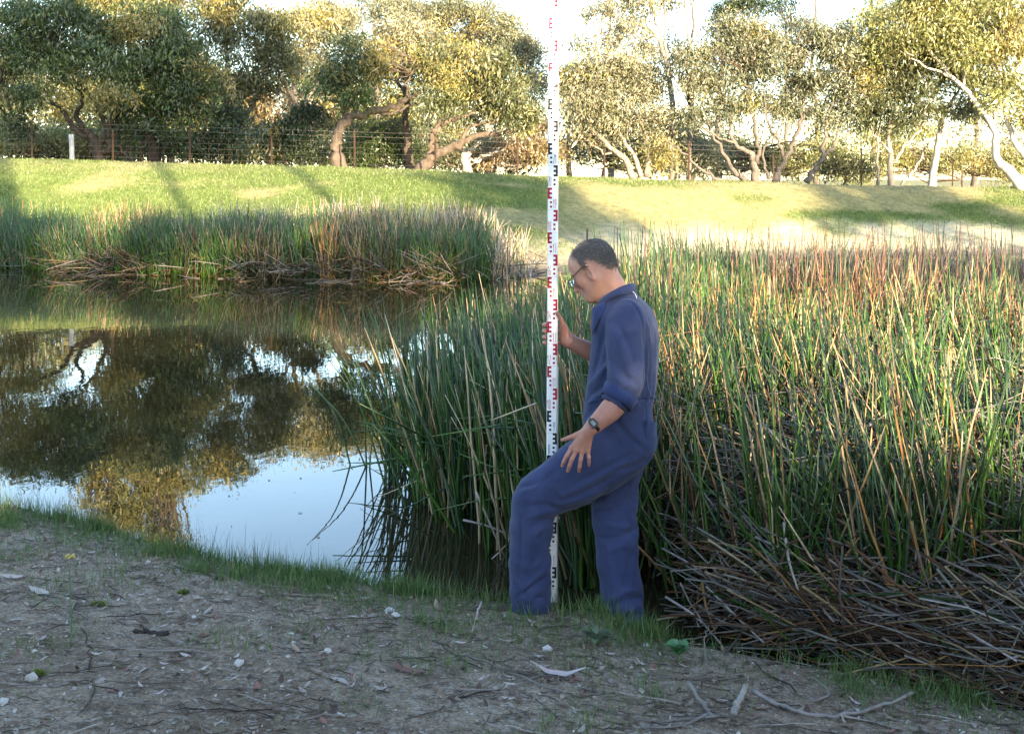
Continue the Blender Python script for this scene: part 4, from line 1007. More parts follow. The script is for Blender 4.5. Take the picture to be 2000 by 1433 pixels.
# rolled cuffs
ca, cb = W(1218, 757, 4.642), W(1203, 783, 4.622); cd = nrm(cb - ca)
cf.cone(ca + cd * .02, cb - cd * .002, .066, .0615, .006); cf.fold([ca + cd * .030 + [-.065, -.02, -.0], ca + cd * .03 + [-.01, -.07, 0], ca + cd * .03 + [.06, -.03, .01]], .006, -.006)
cf.cone(cb - cd * .012, cb + cd * .09, .0525, .056, .004, sub=True)
# left leg (raised) and right leg
FY = (np.array([0, 1.0, 0]), .80)
cf.chain([(W(1226, 866, 4.78), .112), (W(1186, 888, 4.775), .130), (W(1132, 923, 4.77), .122), (W(1080, 954, 4.765), .097), (W(1046, 974, 4.76), .087)], .03, FY, n=14)
cf.chain([(W(1046, 975, 4.76), .088), (W(1041, 1000, 4.755), .089), (W(1036, 1050, 4.75), .082), (W(1036, 1100, 4.745), .083), (W(1037, 1150, 4.74), .085), (W(1036, 1212, 4.74), .087)], .02, (np.array([0, 1.0, 0]), .88), n=14)
cf.chain([(W(1220, 868, 4.93), .108), (W(1206, 925, 4.91), .096), (W(1199, 985, 4.88), .094), (W(1202, 1040, 4.84), .087), (W(1208, 1100, 4.79), .082), (W(1214, 1160, 4.745), .081), (W(1217, 1238, 4.70), .081)], .03, (np.array([0, 1.0, 0]), .88), n=18)
# neck opening

# folds: (pixels u, v, depth), width, height
def fd(pts, w, a):
    q = np.array([W(p[0], p[1], p[2] - (max(0, p[1] - 985) / 240 * .2 if p[0] > 1150 and p[1] > 985 else 0)) for p in pts])
    for _ in range(5):                                    # slide every point along the view axis onto the cloth
        ii = np.clip(np.round((q - cf.lo) / cf.h).astype(int), 0, cf.n - 1); d = cf.D[tuple(ii.T)]
        q[:, 1] += np.clip(-np.abs(d) * 0 + d, -.04, .04) * .8
    cf.fold(q, w * 1.0, a * 1.8)
def fd_old(pts, w, a): cf.fold([W(*p) for p in pts], w * 1.05, a * 1.6)
n1_, n2_ = 4.66, 4.62
for pts, w, a in [
    # raised thigh: pulled from the crotch to the knee and the hip
    ([(1215, 905, 4.66), (1160, 938, 4.655), (1100, 968, 4.67)], .014, .009), ([(1230, 890, 4.66), (1180, 918, 4.64), (1125, 948, 4.65)], .012, -.008), ([(1180, 955, 4.70), (1130, 975, 4.69), (1085, 985, 4.69)], .013, .010),
    ([(1200, 930, 4.67), (1150, 955, 4.67), (1105, 978, 4.68)], .009, -.008), ([(1060, 935, 4.69), (1045, 955, 4.675), (1020, 962, 4.69)], .010, .006), ([(1090, 920, 4.66), (1055, 945, 4.67), (1015, 955, 4.70)], .010, -.005),
    # behind the raised knee
    ([(1092, 990, 4.72), (1065, 985, 4.675), (1035, 990, 4.665)], .010, -.009), ([(1090, 1003, 4.72), (1066, 1000, 4.675), (1030, 1012, 4.67)], .010, .009), ([(1085, 1018, 4.71), (1062, 1016, 4.675), (1035, 1032, 4.67)], .009, -.007),
    ([(1080, 1030, 4.71), (1055, 1035, 4.675), (1025, 1060, 4.675)], .011, .007),
    # raised shin, long soft folds and stacking at the hem
    ([(1020, 1010, 4.675), (1018, 1070, 4.675), (1014, 1130, 4.67)], .010, -.006), ([(1035, 1020, 4.67), (1034, 1080, 4.67), (1030, 1140, 4.665)], .012, .006), ([(1068, 1070, 4.685), (1050, 1100, 4.67), (1025, 1110, 4.675)], .011, .007),
    ([(1072, 1110, 4.68), (1050, 1125, 4.665), (1022, 1150, 4.67)], .010, .008), ([(1070, 1125, 4.68), (1045, 1140, 4.665), (1012, 1165, 4.67)], .009, -.008), ([(1074, 1140, 4.68), (1055, 1152, 4.665), (1030, 1172, 4.665)], .009, .008), ([(1005, 1140, 4.68), (1025, 1160, 4.665), (1060, 1168, 4.665)], .008, -.007),
    # standing leg
    ([(1245, 915, 4.87), (1225, 960, 4.82), (1170, 985, 4.84)], .014, .008), ([(1240, 935, 4.86), (1215, 985, 4.82), (1165, 1000, 4.84)], .012, -.008), ([(1243, 1010, 4.86), (1222, 1025, 4.835), (1190, 1020, 4.835)], .010, .010), ([(1243, 1026, 4.86), (1218, 1042, 4.835), (1175, 1050, 4.84)], .010, -.009),
    ([(1243, 1045, 4.87), (1215, 1060, 4.84), (1180, 1075, 4.845)], .010, .008), ([(1183, 1060, 4.85), (1190, 1110, 4.84), (1196, 1150, 4.84)], .012, .006), ([(1240, 1060, 4.86), (1225, 1110, 4.84), (1220, 1150, 4.835)], .012, -.006),
    ([(1250, 1148, 4.87), (1225, 1150, 4.835), (1195, 1165, 4.84)], .010, .011), ([(1252, 1163, 4.87), (1225, 1168, 4.835), (1190, 1185, 4.845)], .009, -.010), ([(1250, 1178, 4.87), (1230, 1188, 4.835), (1195, 1195, 4.84)], .010, .010), ([(1250, 1196, 4.87), (1225, 1203, 4.835), (1188, 1212, 4.845)], .008, -.008),
    # sleeve
    ([(1195, 640, 4.64), (1212, 680, 4.585), (1232, 730, 4.575)], .014, .007), ([(1205, 632, 4.63), (1226, 670, 4.59), (1243, 720, 4.59)], .011, -.007), ([(1192, 690, 4.62), (1212, 725, 4.575), (1240, 748, 4.585)], .012, -.007), ([(1190, 712, 4.62), (1208, 742, 4.575), (1240, 758, 4.59)], .011, .009),
    ([(1252, 700, 4.63), (1235, 745, 4.575), (1205, 758, 4.575)], .010, .007), ([(1255, 655, 4.66), (1258, 700, 4.65), (1252, 745, 4.64)], .012, -.006),
    # arm hole and back
    ([(1232, 590, 4.76), (1252, 625, 4.70), (1256, 672, 4.68)], .008, -.010), ([(1245, 600, 4.78), (1265, 650, 4.72), (1266, 720, 4.70)], .014, .008), ([(1262, 640, 4.73), (1270, 700, 4.72), (1268, 760, 4.72)], .011, -.008), ([(1278, 640, 4.80), (1279, 720, 4.78), (1275, 780, 4.77)], .012, .005),
    # chest, belly
    ([(1180, 640, 4.70), (1172, 690, 4.69), (1160, 730, 4.72)], .012, -.007), ([(1188, 700, 4.68), (1172, 735, 4.69), (1150, 760, 4.73)], .011, .008), ([(1190, 735, 4.675), (1172, 760, 4.69), (1150, 778, 4.73)], .010, -.008), ([(1190, 755, 4.675), (1175, 775, 4.685), (1148, 792, 4.73)], .011, .008),
    # waist seam and gathers, hip crease
    ([(1145, 788, 4.74), (1180, 778, 4.685), (1230, 779, 4.68), (1277, 776, 4.77)], .007, -.007), ([(1262, 740, 4.71), (1268, 770, 4.71), (1262, 790, 4.71)], .008, .006), ([(1250, 745, 4.69), (1254, 770, 4.69), (1252, 790, 4.69)], .006, -.005),
    ([(1190, 800, 4.68), (1225, 850, 4.67), (1262, 880, 4.70)], .014, -.006), ([(1160, 800, 4.72), (1150, 812, 4.73), (1135, 835, 4.72)], .010, -.010), ([(1180, 800, 4.69), (1160, 825, 4.69), (1120, 850, 4.70)], .012, .009), ([(1270, 885, 4.78), (1245, 905, 4.72), (1200, 918, 4.68)], .012, -.010),
    ([(1268, 830, 4.75), (1258, 865, 4.715), (1240, 890, 4.70)], .007, -.005), ([(1285, 835, 4.80), (1284, 865, 4.80), (1272, 890, 4.80)], .010, .006)]:
    fd(pts, w, a)
# fine cloth irregularity
sl, P = cf.win(cf.lo, cf.lo + cf.h * cf.n)
band = np.abs(cf.D) < .03
q = P[:cf.n[0], :cf.n[1], :cf.n[2]][band]
cf.D[band] += (.008 * (fbm(q[:, 0] * 9 + q[:, 1] * 7, q[:, 2] * 6 - q[:, 1] * 5, 3) - .5)).astype(np.float32)
leg_ = sstep(.75, .45, q[:, 2])
cf.D[band] += (.016 * leg_ * (fbm(q[:, 0] * 13 + q[:, 1] * 9 + q[:, 2] * 10, q[:, 2] * 17 - q[:, 0] * 7, 2) - .5)).astype(np.float32)
del P
cV, cQ = cf.surface(); cV = lap(cV, cQ, 1, .45)
cover = mk('overalls', cV, cQ, M_cloth, man)
def tube_part(name, pts, r, mat, parent, S=6, n=None, cols=None, closed=False):
    p = spline(np.array(pts, float), n or 4 * len(pts)); v, fs = tubes(p[None], np.full((1, len(p)), r), S)
    return mk(name, v, fs, mat, parent, np.tile(cols, (len(v), 1)) if cols is not None else None)
# stand collar with its open front flap
def band_part(name, lowp, highp, th, mat, parent, cols=None, n=40):
    a = spline(np.array(lowp, float), n); b = spline(np.array(highp, float), n); m = (a + b) / 2
    out = nrm(np.cross(np.gradient(m, axis=0), b - a)); mid = (a + b) / 2 + out * .003
    rows = [a, mid, b, b - out * th, mid - out * th, a - out * th]; R = len(rows)
    V = np.stack(rows, 1).reshape(-1, 3); i = np.arange(n * R).reshape(n, R)
    Q = np.stack([i[:-1], np.roll(i, -1, 1)[:-1], np.roll(i, -1, 1)[1:], i[1:]], -1).reshape(-1, 4)
    caps = np.array([[i[0, 5], i[0, 4], i[0, 1], i[0, 0]], [i[0, 4], i[0, 3], i[0, 2], i[0, 1]], [i[-1, 0], i[-1, 1], i[-1, 4], i[-1, 5]], [i[-1, 1], i[-1, 2], i[-1, 3], i[-1, 4]]])
    return mk(name, V, [Q, caps], mat, parent, cols)
band_part('collar', [W(1166, 604, 4.80), W(1180, 590, 4.765), W(1205, 578, 4.765), W(1234, 574, 4.80), W(1245, 575, 4.87), W(1236, 578, 4.945), W(1208, 586, 4.965), W(1180, 598, 4.93)],
          [W(1162, 598, 4.805), W(1181, 578, 4.78), W(1206, 563, 4.782), W(1229, 554, 4.81), W(1240, 553, 4.87), W(1230, 557, 4.93), W(1206, 568, 4.95), W(1176, 590, 4.93)], .006, M_cloth, man)
band_part('lapel', [W(1184, 604, 4.735), W(1172, 622, 4.725), W(1163, 640, 4.73), W(1159, 655, 4.74)], [W(1182, 590, 4.765), W(1160, 600, 4.775), W(1157, 618, 4.775), W(1156, 640, 4.765)], .005, M_cloth2, man, n=16)
# hip pocket standing open at the rear
band_part('pocket', [W(1256, 884, 4.705), W(1268, 888, 4.735), W(1274, 884, 4.775), W(1277, 876, 4.82)], [W(1262, 820, 4.70), W(1277, 824, 4.718), W(1282, 825, 4.76), W(1284, 824, 4.81)], .004, M_cloth, man, n=18)
tube_part('seam', [W(1232, 592, 4.757), W(1250, 622, 4.693), W(1255, 660, 4.662), W(1256, 690, 4.648)], .0016, M_cloth, man)
tube_part('seam', [W(1147, 787, 4.735), W(1180, 777, 4.682), W(1200, 777, 4.672), W(1240, 777, 4.676), W(1272, 775, 4.745), W(1281, 774, 4.80)], .0026, M_cloth2, man)
tube_part('seam', [W(1258, 895, 4.695), W(1262, 860, 4.705), W(1264, 822, 4.70), W(1262, 790, 4.692)], .0016, M_cloth2, man)
tube_part('loose_thread', [W(1236, 569, 4.782), W(1241, 575, 4.775), W(1244, 583, 4.77)], .0014, M_stone, man, cols=[.85, .85, .85])
a_ = np.linspace(0, 2 * math.pi, 20); c1 = nrm(np.cross(cd, [0, 0, 1.0])); c2 = np.cross(cd, c1)
ring_ = lambda o, r: [o + c1 * math.cos(t) * r + c2 * math.sin(t) * r * (1 + .03 * math.sin(3 * t)) for t in a_]
band_part('cuff', ring_(cb + cd * .004, .0655), ring_(cb - cd * .048, .0725), .008, M_cloth2, man, n=60)
# boots
for nm, (u, v, Y) in (('boot', (1034, 1188, 4.735)), ('boot', (1212, 1243, 4.71))):
    a = W(u, v, Y); bt = Field(a + [-.27, -.08, -.09], a + [.11, .08, .12], .007)
    bt.cone(a + [.02, 0, -.03], a + [.01, 0, .05], .042, .042, .02); bt.ell(a + [-.1, .01, -.035], np.eye(3), (.12, .05, .045), .03); bt.ell(a + [.04, 0, -.04], np.eye(3), (.055, .045, .04), .02)
    v_, q_ = bt.surface(); bo = mk(nm, v_, q_, mat_flat('boot_leather', (.045, .03, .022), .6, .3, 40), man)
    v2, f2 = tubes(np.array([[a + [.08, 0, -.078], a + [-.06, 0, -.078], a + [-.21, .01, -.078]]]), np.array([[.045, .045, .035]]), 8); v2[:, 2] = a[2] - .078 + (v2[:, 2] - a[2] + .078) * .25
    mk('sole', v2, f2, mat_flat('boot_sole', (.02, .02, .02), .8, .2, 40), bo)
# wrist watch
M_watch = mat_flat('watch_resin', (.012, .012, .013), .4, .4, 60)
wc = W(1160, 830, 4.587); ax = nrm(W(1186, 806, 4.603) - W(1152, 838, 4.585)); s1 = nrm(np.cross(ax, nh)); n0 = np.cross(s1, ax)
watch = []
ang = np.linspace(0, 2 * math.pi, 33)[:-1]
ring = [[wc + ax * t + (s1 * np.cos(a) + n0 * np.sin(a)) * r for t, r in ((-.009, .0325), (-.007, .0350), (.007, .0365), (.009, .034), (0, .030))] for a in ang]
V = np.array(ring).reshape(-1, 3); i = np.arange(32 * 5).reshape(32, 5); j = np.roll(i, -1, 0)
Q = np.stack([i, np.roll(i, -1, 1), np.roll(j, -1, 1), j], -1).reshape(-1, 4)
wt = mk('wrist_watch', V, Q, M_watch, man)
def boxm(name, c, axes, half, mat, parent, bev=.25, cols=None):
    c = np.array(c); A = np.array(axes); h = np.array(half); P = []
    for sz in (-1, 1):
        for k in range(8):
            a = (k + .5) * math.pi / 4; e = np.array([np.sign(math.cos(a)) * (1 if abs(math.cos(a)) > .5 else 1 - bev), np.sign(math.sin(a)) * (1 if abs(math.sin(a)) > .5 else 1 - bev)])
            P.append(c + A[0] * e[0] * h[0] + A[1] * e[1] * h[1] + A[2] * sz * h[2])
    f4 = [[k, (k + 1) % 8, 8 + (k + 1) % 8, 8 + k] for k in range(8)]
    tri = [[0, k + 1, k] for k in range(1, 7)] + [[8, 8 + k, 9 + k] for k in range(1, 7)]
    return mk(name, np.array(P), [np.array(f4), np.array(tri)], mat, parent, np.tile(cols, (16, 1)) if cols is not None else None, smooth=False)
wn_ = nrm(n0 * .96 + s1 * -.1)
boxm('watch_case', wc + wn_ * .0375, (s1, ax, wn_), (.018, .0155, .005), M_watch, wt)
boxm('watch_display', wc + wn_ * .0428, (s1, ax, wn_), (.011, .0075, .0008), mat_flat('lcd', (.13, .15, .13), .2, .5, 20), wt)
# glasses
M_frame = mat_flat('spectacle_frame', (.03, .022, .02), .35, .5, 40)
gl = empty('eyeglasses', hd(.11, 0, -.02), None, None); gl.parent = man; gl.location = Vector(tuple(hd(.11, 0, -.02) - np.array(origin_of(man))))
for o_ in ('label', 'category'):
    if o_ in gl: del gl[o_]
ml, nt, out = new_mat('spectacle_lens'); g_ = nd(nt, 'ShaderNodeBsdfGlass', IOR=1.5, Roughness=0.0); nt.links.new(g_.outputs[0], out.inputs[0])
gq = nrm(hF * .97 - hU * .12)
for sd in (-1, 1):
    c = hd(.124, sd * .034, -.034); e1_ = nrm(hL * sd * .985 - hF * .17); e2_ = np.cross(e1_, gq) * 1.0
    a = np.linspace(0, 2 * math.pi, 25); P = c + e1_ * (np.cos(a)[:, None] * .0255) + nrm(hU - hF * .05) * (np.sin(a)[:, None] * .0195)
    tube_part('frame', P, .0014, M_frame, gl, 5, 40)
    R0 = c + (P[:-1] - c) * .97; Vv = np.vstack([R0 + gq * .0008, R0 - gq * .0008]); m = 24
    f4 = np.array([[k, (k + 1) % m, m + (k + 1) % m, m + k] for k in range(m)]); tri = np.array([[0, k, k + 1] for k in range(1, m - 1)] + [[m, m + k + 1, m + k] for k in range(1, m - 1)])
    mk('lens', Vv, [f4, tri], ml, gl, smooth=False)
    tube_part('temple', [c + e1_ * .0255 + hU * .008, hd(.085, sd * .070, -.016), hd(.04, sd * .080, -.006), hd(.012, sd * .086, -.0015), hd(-.010, sd * .085, -.012)], .0022, M_frame, gl, 5)
tube_part('bridge', [hd(.126, -.012, -.030), hd(.132, 0, -.026), hd(.126, .012, -.030)], .0013, M_frame, gl, 5)

# ------------------------------------------------------------------ the survey staff
M_staff = mat_flat('staff_enamel', (.80, .80, .79), .4, .4, 6, .05)
M_alu = mat_flat('staff_aluminium', (.45, .45, .46), .35, .5, 40, .1, **{'Metallic': .6})
M_black = mat_flat('print_black', (.015, .012, .018), .5, .3, 30, .1)
M_red = mat_flat('print_red', (.32, .004, .035), .5, .3, 30, .1)
zb = float(W(1078, 1237, SY)[2]); dm = .1 * 1.0005
staff = empty('survey_staff', W(1078, 1237, SY), 'tall white telescopic survey staff with black and red graduations held upright by the man', 'survey staff')
rx = nrm(np.array([1.0, -.12, 0])); ry = np.array([-rx[1], rx[0], 0])      # turned slightly so its right flank shows
def stx(z): return float(W(1076.5 + 4.5 * (z - zb) / 2.8, 0, SY)[0])
def slab(name, z0, z1, w, dep, mat, dx=0.0, dy=0.0, bev=.006):
    P = []
    for z in (z0, z1):
        o = np.array([stx(z) + dx, SY + dy, z])
        for a, b in ((-w / 2, bev), (-w / 2 + bev, 0), (w / 2 - bev, 0), (w / 2, bev), (w / 2, dep - bev), (w / 2 - bev, dep), (-w / 2 + bev, dep), (-w / 2, dep - bev)):
            P.append(o + rx * a + ry * b)
    f4 = np.array([[k, (k + 1) % 8, 8 + (k + 1) % 8, 8 + k] for k in range(8)]); tri = np.array([[0, k + 1, k] for k in range(1, 7)] + [[8, 8 + k, 9 + k] for k in range(1, 7)])
    return mk(name, np.array(P), [f4, tri], mat, staff, smooth=False)
secs = [('staff_section', zb, zb + 1.2, .049, .030), ('staff_section', zb + 1.2, zb + 2.5, .0465, .026), ('staff_section', zb + 2.5, zb + 3.3, .0415, .022)]
for nm, a, b, w, d in secs: slab(nm, a, b, w, d, M_staff)
slab('rail', zb, zb + 1.19, .004, .026, M_alu, .0268, .0, .001)
for q in (2.49,): slab('locking_collar', zb + q - .02, zb + q + .012, .052, .034, M_staff, 0, -.0025, .004); 
for sx in (-1, 1): slab('locking_button', zb + 2.488 - .022, zb + 2.488 + .022, .003, .012, M_black, sx * .0275, .004, .001)
DG = {'0': [[(0, 0), (0, 1), (1, 1), (1, 0), (0, 0)]], '1': [[(.1, .75), (.6, 1), (.6, 0)]], '2': [[(0, 1), (1, 1), (1, .75), (0, 0), (1, 0)]], '3': [[(0, 1), (1, 1), (.45, .58), (1, .5), (1, 0), (0, 0)]],
      '4': [[(.6, 1), (0, .3), (1, .3)], [(.75, .6), (.75, 0)]], '5': [[(1, 1), (0, 1), (0, .55), (1, .55), (1, 0), (0, 0)]], '6': [[(.9, 1), (0, .6), (0, 0), (1, 0), (1, .5), (0, .5)]], '7': [[(0, 1), (1, 1), (.4, 0)]],
      '8': [[(0, 0), (0, 1), (1, 1), (1, 0), (0, 0)], [(0, .5), (1, .5)]], '9': [[(1, .5), (0, .5), (0, 1), (1, 1), (1, .5), (.3, 0)]]}
prints = {'black': [], 'red': []}
def prect(colr, x0, x1, z0, z1): prints[colr].append([(x0, z0), (x1, z0), (x1, z1), (x0, z1)])
def pstroke(colr, p, q, w):
    p = np.array(p); q = np.array(q); d = nrm(q - p); n_ = np.array([-d[1], d[0]]) * w / 2; p = p - d * w * .4; q = q + d * w * .4
    prints[colr].append([tuple(p - n_), tuple(q - n_), tuple(q + n_), tuple(p + n_)])
def band_print(colr, z0, num, left, clip=None, wE=.0195):
    """one decimetre: E block over its top half, two dots below, the number beside the dots"""
    s = 1 if left else -1; x = lambda a: s * a
    def R(x0, x1, a, b):
        if clip is not None: a = max(a, clip)
        if b - a > .001: prect(colr, min(x0, x1), max(x0, x1), z0 + a, z0 + b)
    R(x(-.0225), x(-.0135), .05, .10)
    for k in (0, 2, 4): R(x(-.0137), x(-.0035), .09 - k * .01, .10 - k * .01)
    if clip is not None: return
    for k in (0, 2): R(x(-.0125), x(-.0030), .03 - k * .01 - .0, .0395 - k * .01)
    sx0, sx1 = (.002, .0185) if left else (-.0215, -.005)
    t = str(num); cw = (sx1 - sx0) / 2
    for i, ch in enumerate(t):
        o = (sx0 if len(t) > 1 else sx0 + cw * .6) + i * cw; w = cw * .62
        for st in DG[ch]:
            for a, b in zip(st[:-1], st[1:]): pstroke(colr, (o + a[0] * w, z0 + .009 + a[1] * .039), (o + b[0] * w, z0 + .009 + b[1] * .039), .0017)
    prect(colr, -.024, .024, z0 - .0003, z0 + .0003)
for k in range(25): band_print('red' if 10 <= k < 20 else 'black', zb + k * dm, k if k else 0, k % 2 == 1)
z3 = zb + 2.5 + .025
band_print('red', z3 - .062, 31, True, clip=.062)
for i, k in enumerate((32, 33, 34, 35, 36, 37)): band_print('red', z3 + .038 + i * dm, k, k % 2 == 1)
for nm, mt in (('black', M_black), ('red', M_red)):
    A = np.array(prints[nm]); V = []
    for q in A:
        for a, z in q:
            sc = 1.0 if z < zb + 2.5 else .88
            V.append(np.array([stx(z), SY, z]) + rx * a * sc - ry * (.0006 if abs(a) < .03 else 0))
    mk('graduations', np.array(V), np.arange(len(V)).reshape(-1, 4), mt, staff, smooth=False, kind='stuff', label=f'printed {nm} graduations and numbers')

# ------------------------------------------------------------------ single reed stems that can be picked out
def reed_thing(P, r, col, label, group, name='reed_stem', tip=.25, mat=None, seg=4):
    base = P[0]
    v, fs = tubes(P[None], taper(1, len(P), np.array([r]), tip), seg)
    o = mk(name, v - base, fs, mat or M_reed, None, np.tile(col * rng.uniform(.85, 1.15, 3) ** .5, (len(v), 1)), label=label, cat='reed', group=group)
    o.location = tuple(base); return o
def Wz(u, v, z=0.0):
    Y = (CH - z) * F / (v - HV); return np.array([(u - CX) * Y / F, Y, z])
gw = 'reeds leaning over the open water'
traced = [((600, 738), (684, 908), 'outermost reed stem leaning furthest left over the open water'), ((608, 752), (714, 912), 'second reed stem from the left leaning low over the open water'),
          ((667, 597), (716, 912), 'tall slim green reed standing up left of the bed in open water'), ((654, 691), (797, 905), 'long reed slanting across the other leaning stems at the water'),
          ((733, 591), (802, 915), 'tall bright reed at the left margin of the bed'), ((707, 735), (722, 913), 'short near-upright reed in the water beside the leaning stems'), ((724, 726), (752, 922), 'reed leaning slightly left between the tall slim reed and the bed'),
          ((751, 761), (764, 918), 'short upright reed just left of the bed edge')]
for (tu, tv), (bu, bv), lab in traced:
    b = Wz(bu, bv); t = W(tu, tv, b[1] + rng.uniform(-.1, .25)); sag = rng.uniform(.02, .07)
    P = spline([b - [0, 0, .15] + (b - t) * .1, b, b + (t - b) * .5 + [.5 * sag * 2, 0, sag * 1.4], t], 12)
    reed_thing(P, .0062, np.array([.045, .10, .03]), lab, gw)
for i in range(40):
    b = Wz(rng.uniform(745, 815), rng.uniform(885, 965)); H = rng.uniform(.45, 1.15); ln = abs(rng.normal(.18, .22)) * (-1)
    t = b + np.array([ln * H + rng.normal(0, .05), rng.normal(0, .12), H])
    P = spline([b - [0, 0, .15], b, b + (t - b) * .55 + [.03, 0, .03], t], 9)
    reed_thing(P, rng.uniform(.0048, .0072), np.array(RC['green'][i % 3]) * .9, ('short ' if H < .7 else 'tall ' if H > .95 else '') + 'slim reed ' + ('leaning well left' if ln < -.28 else 'leaning slightly left' if ln < -.08 else 'standing upright') + ' in open water at the left edge of the bed', 'slim reeds at the left edge of the bed')
for zone, (u0, u1, Y0, Y1, k, lab) in enumerate([(800, 1060, 5.6, 7.6, 60, 'reed at the bed front between staff and open water'), (1090, 1180, 5.4, 6.6, 18, 'reed at the bed front between staff and man'),
                                               (1285, 1480, 5.6, 8.0, 45, 'reed at the bed front just behind the man'), (1480, 2010, 5.4, 8.0, 60, 'reed at the front right of the bed')]):
    for i in range(k):
        Y = rng.uniform(Y0, Y1); u = rng.uniform(u0, u1); x = (u - CX) * Y / F
        if x < bed_left(Y) + .02: Y = 6.4
        x = (u - CX) * Y / F
        b = np.array([x, Y, min(float(near_z(np.array(x), np.array(Y))), .1) - .05]); b[2] = max(b[2], -.15)
        H = rng.uniform(.85, 1.35); az = rng.normal(math.pi * .95, .9); le = abs(rng.normal(.16, .16)) + (.15 if zone == 3 else 0)
        P = stem_paths(b[None], np.array([H]), np.array([az]), np.array([le]), np.array([abs(rng.normal(.06, .1))]), 7, (np.array([rng.choice([3, 4, 99, 99, 99])]), np.array([rng.uniform(.8, 2.2)])))[0]
        uu = CX + P[:, 0] * F / P[:, 1]
        if ((uu > 960) & (uu < 1310) & (P[:, 1] < 5.15)).any(): continue
        kd = rng.choice(['green', 'green', 'blue', 'green', 'tan'] if zone < 2 else ['green', 'blue', 'green', 'tan', 'orange', 'green'])
        reed_thing(P, rng.uniform(.0062, .0090), np.array(RC[kd][i % 3]), {'green': 'bright green ', 'blue': 'grey-green ', 'tan': 'straw-coloured ', 'orange': 'orange-brown '}[kd] + ('snapped ' if P[-1, 2] < P[4, 2] else 'upright ' if abs(P[-1, 0] - P[0, 0]) < .12 else 'left-leaning ' if P[-1, 0] < P[0, 0] else 'right-leaning ') + lab, 'reeds standing at the front of the bed')
gd = 'dead reed stalks at the lower right'
for pts, lab in [([(1664, 1226), (1690, 1262), (1716, 1317)], 'pale dead stalk bent down onto the soil beside a white leaf flake'), ([(1664, 1247), (1678, 1285), (1685, 1321)], 'short pale dead stalk left of the bent one, poking into the soil'),
                 ([(1587, 1188), (1578, 1235), (1564, 1284)], 'dead stalk hanging straight down over the black gap under the heap'), ([(1748, 1167), (1762, 1240), (1780, 1321)], 'long dead stalk standing down from the heap onto the soil'),
                 ([(1891, 1212), (1925, 1285), (1940, 1335), (1958, 1352)], 'kinked dead stalk reaching the soil near the right edge'), ([(1531, 1020), (1540, 1090), (1559, 1153)], 'curved pale dead stalk high in the heap'),
                 ([(1755, 1184), (1825, 1195), (1909, 1245), (1985, 1290)], 'thick dead stalk lying across the heap towards the right edge'), ([(1300, 1165), (1360, 1205), (1420, 1270)], 'dead stalk sloping from the man\'s heel to the soil'),
                 ([(1380, 1145), (1440, 1205), (1500, 1262)], 'brown dead stalk sloping down right to the front of the heap'), ([(1860, 1330), (1930, 1300), (1992, 1280)], 'dead stalk lying near level at the foot of the heap by the right edge')]:
    P = []
    for q, (u, v) in enumerate(pts):
        g = G(u, v) if v < 1433 else None
        Yl = float(np.interp((u - CX) * 4.3 / F, _lip_xy[:, 0], _lip_xy[:, 1]))
        P.append(W(u, v, min(g[1], Yl + .08 + .12 * (len(pts) - 1 - q))))
    P = spline(P, 10); P[:, 2] = np.maximum(P[:, 2], near_z(P[:, 0], P[:, 1]) + .006)
    reed_thing(P, .0062, np.array(RC['grey'][rng.integers(0, 3)]), lab, gd, 'dead_reed', .6, M_dry)
for zone, (x0, x1, k, lab) in enumerate([(.75, 1.5, 40, 'dead stalk in the heap behind the man'), (1.5, 2.4, 50, 'dead stalk on the heap at lower right')]):
    P_ = dead_stalks(k * 5, x0, x1, .05, .75, .18, .42)[:k]
    for i, P in enumerate(P_): reed_thing(P + [0, 0, .03], rng.uniform(.0048, .0072), np.array(RC[['grey', 'tan', 'brown'][i % 3]][rng.integers(0, 3)]) * .6, {0: 'grey ', 1: 'tan ', 2: 'brown '}[i % 3] + ('level ' if abs(P[-1, 2] - P[0, 2]) < .1 else 'sloping ') + lab + (', nearer the man' if P[3, 0] < x0 + (x1 - x0) * .5 else ', further from the man'), gd, 'dead_reed', .6, M_dry)
for k_, (u, v, lab) in enumerate([(905, 1015, 'bleached dead stalk lying out over the dark water left of the man'), (930, 960, 'tan dead stalk slanting down to the water left of the man'), (940, 1105, 'bare grey twig in the water by the raised foot')]):
    b = W(u, v, 5.5); P = spline([b, b + [.16, .05, -.06], b + [.34, .08, -.17]], 8) if k_ == 0 else spline([b, b + [.07, 0, -.16], b + [.15, .05, -.36]], 8) if k_ == 1 else spline([b + [-.1, 0, .02], b, b + [.12, 0, .10], b + [.16, .0, .18]], 8)
    reed_thing(P, .006 if k_ < 2 else .004, np.array(RC['grey'][1]), lab, None, 'dead_reed', .5, M_dry)

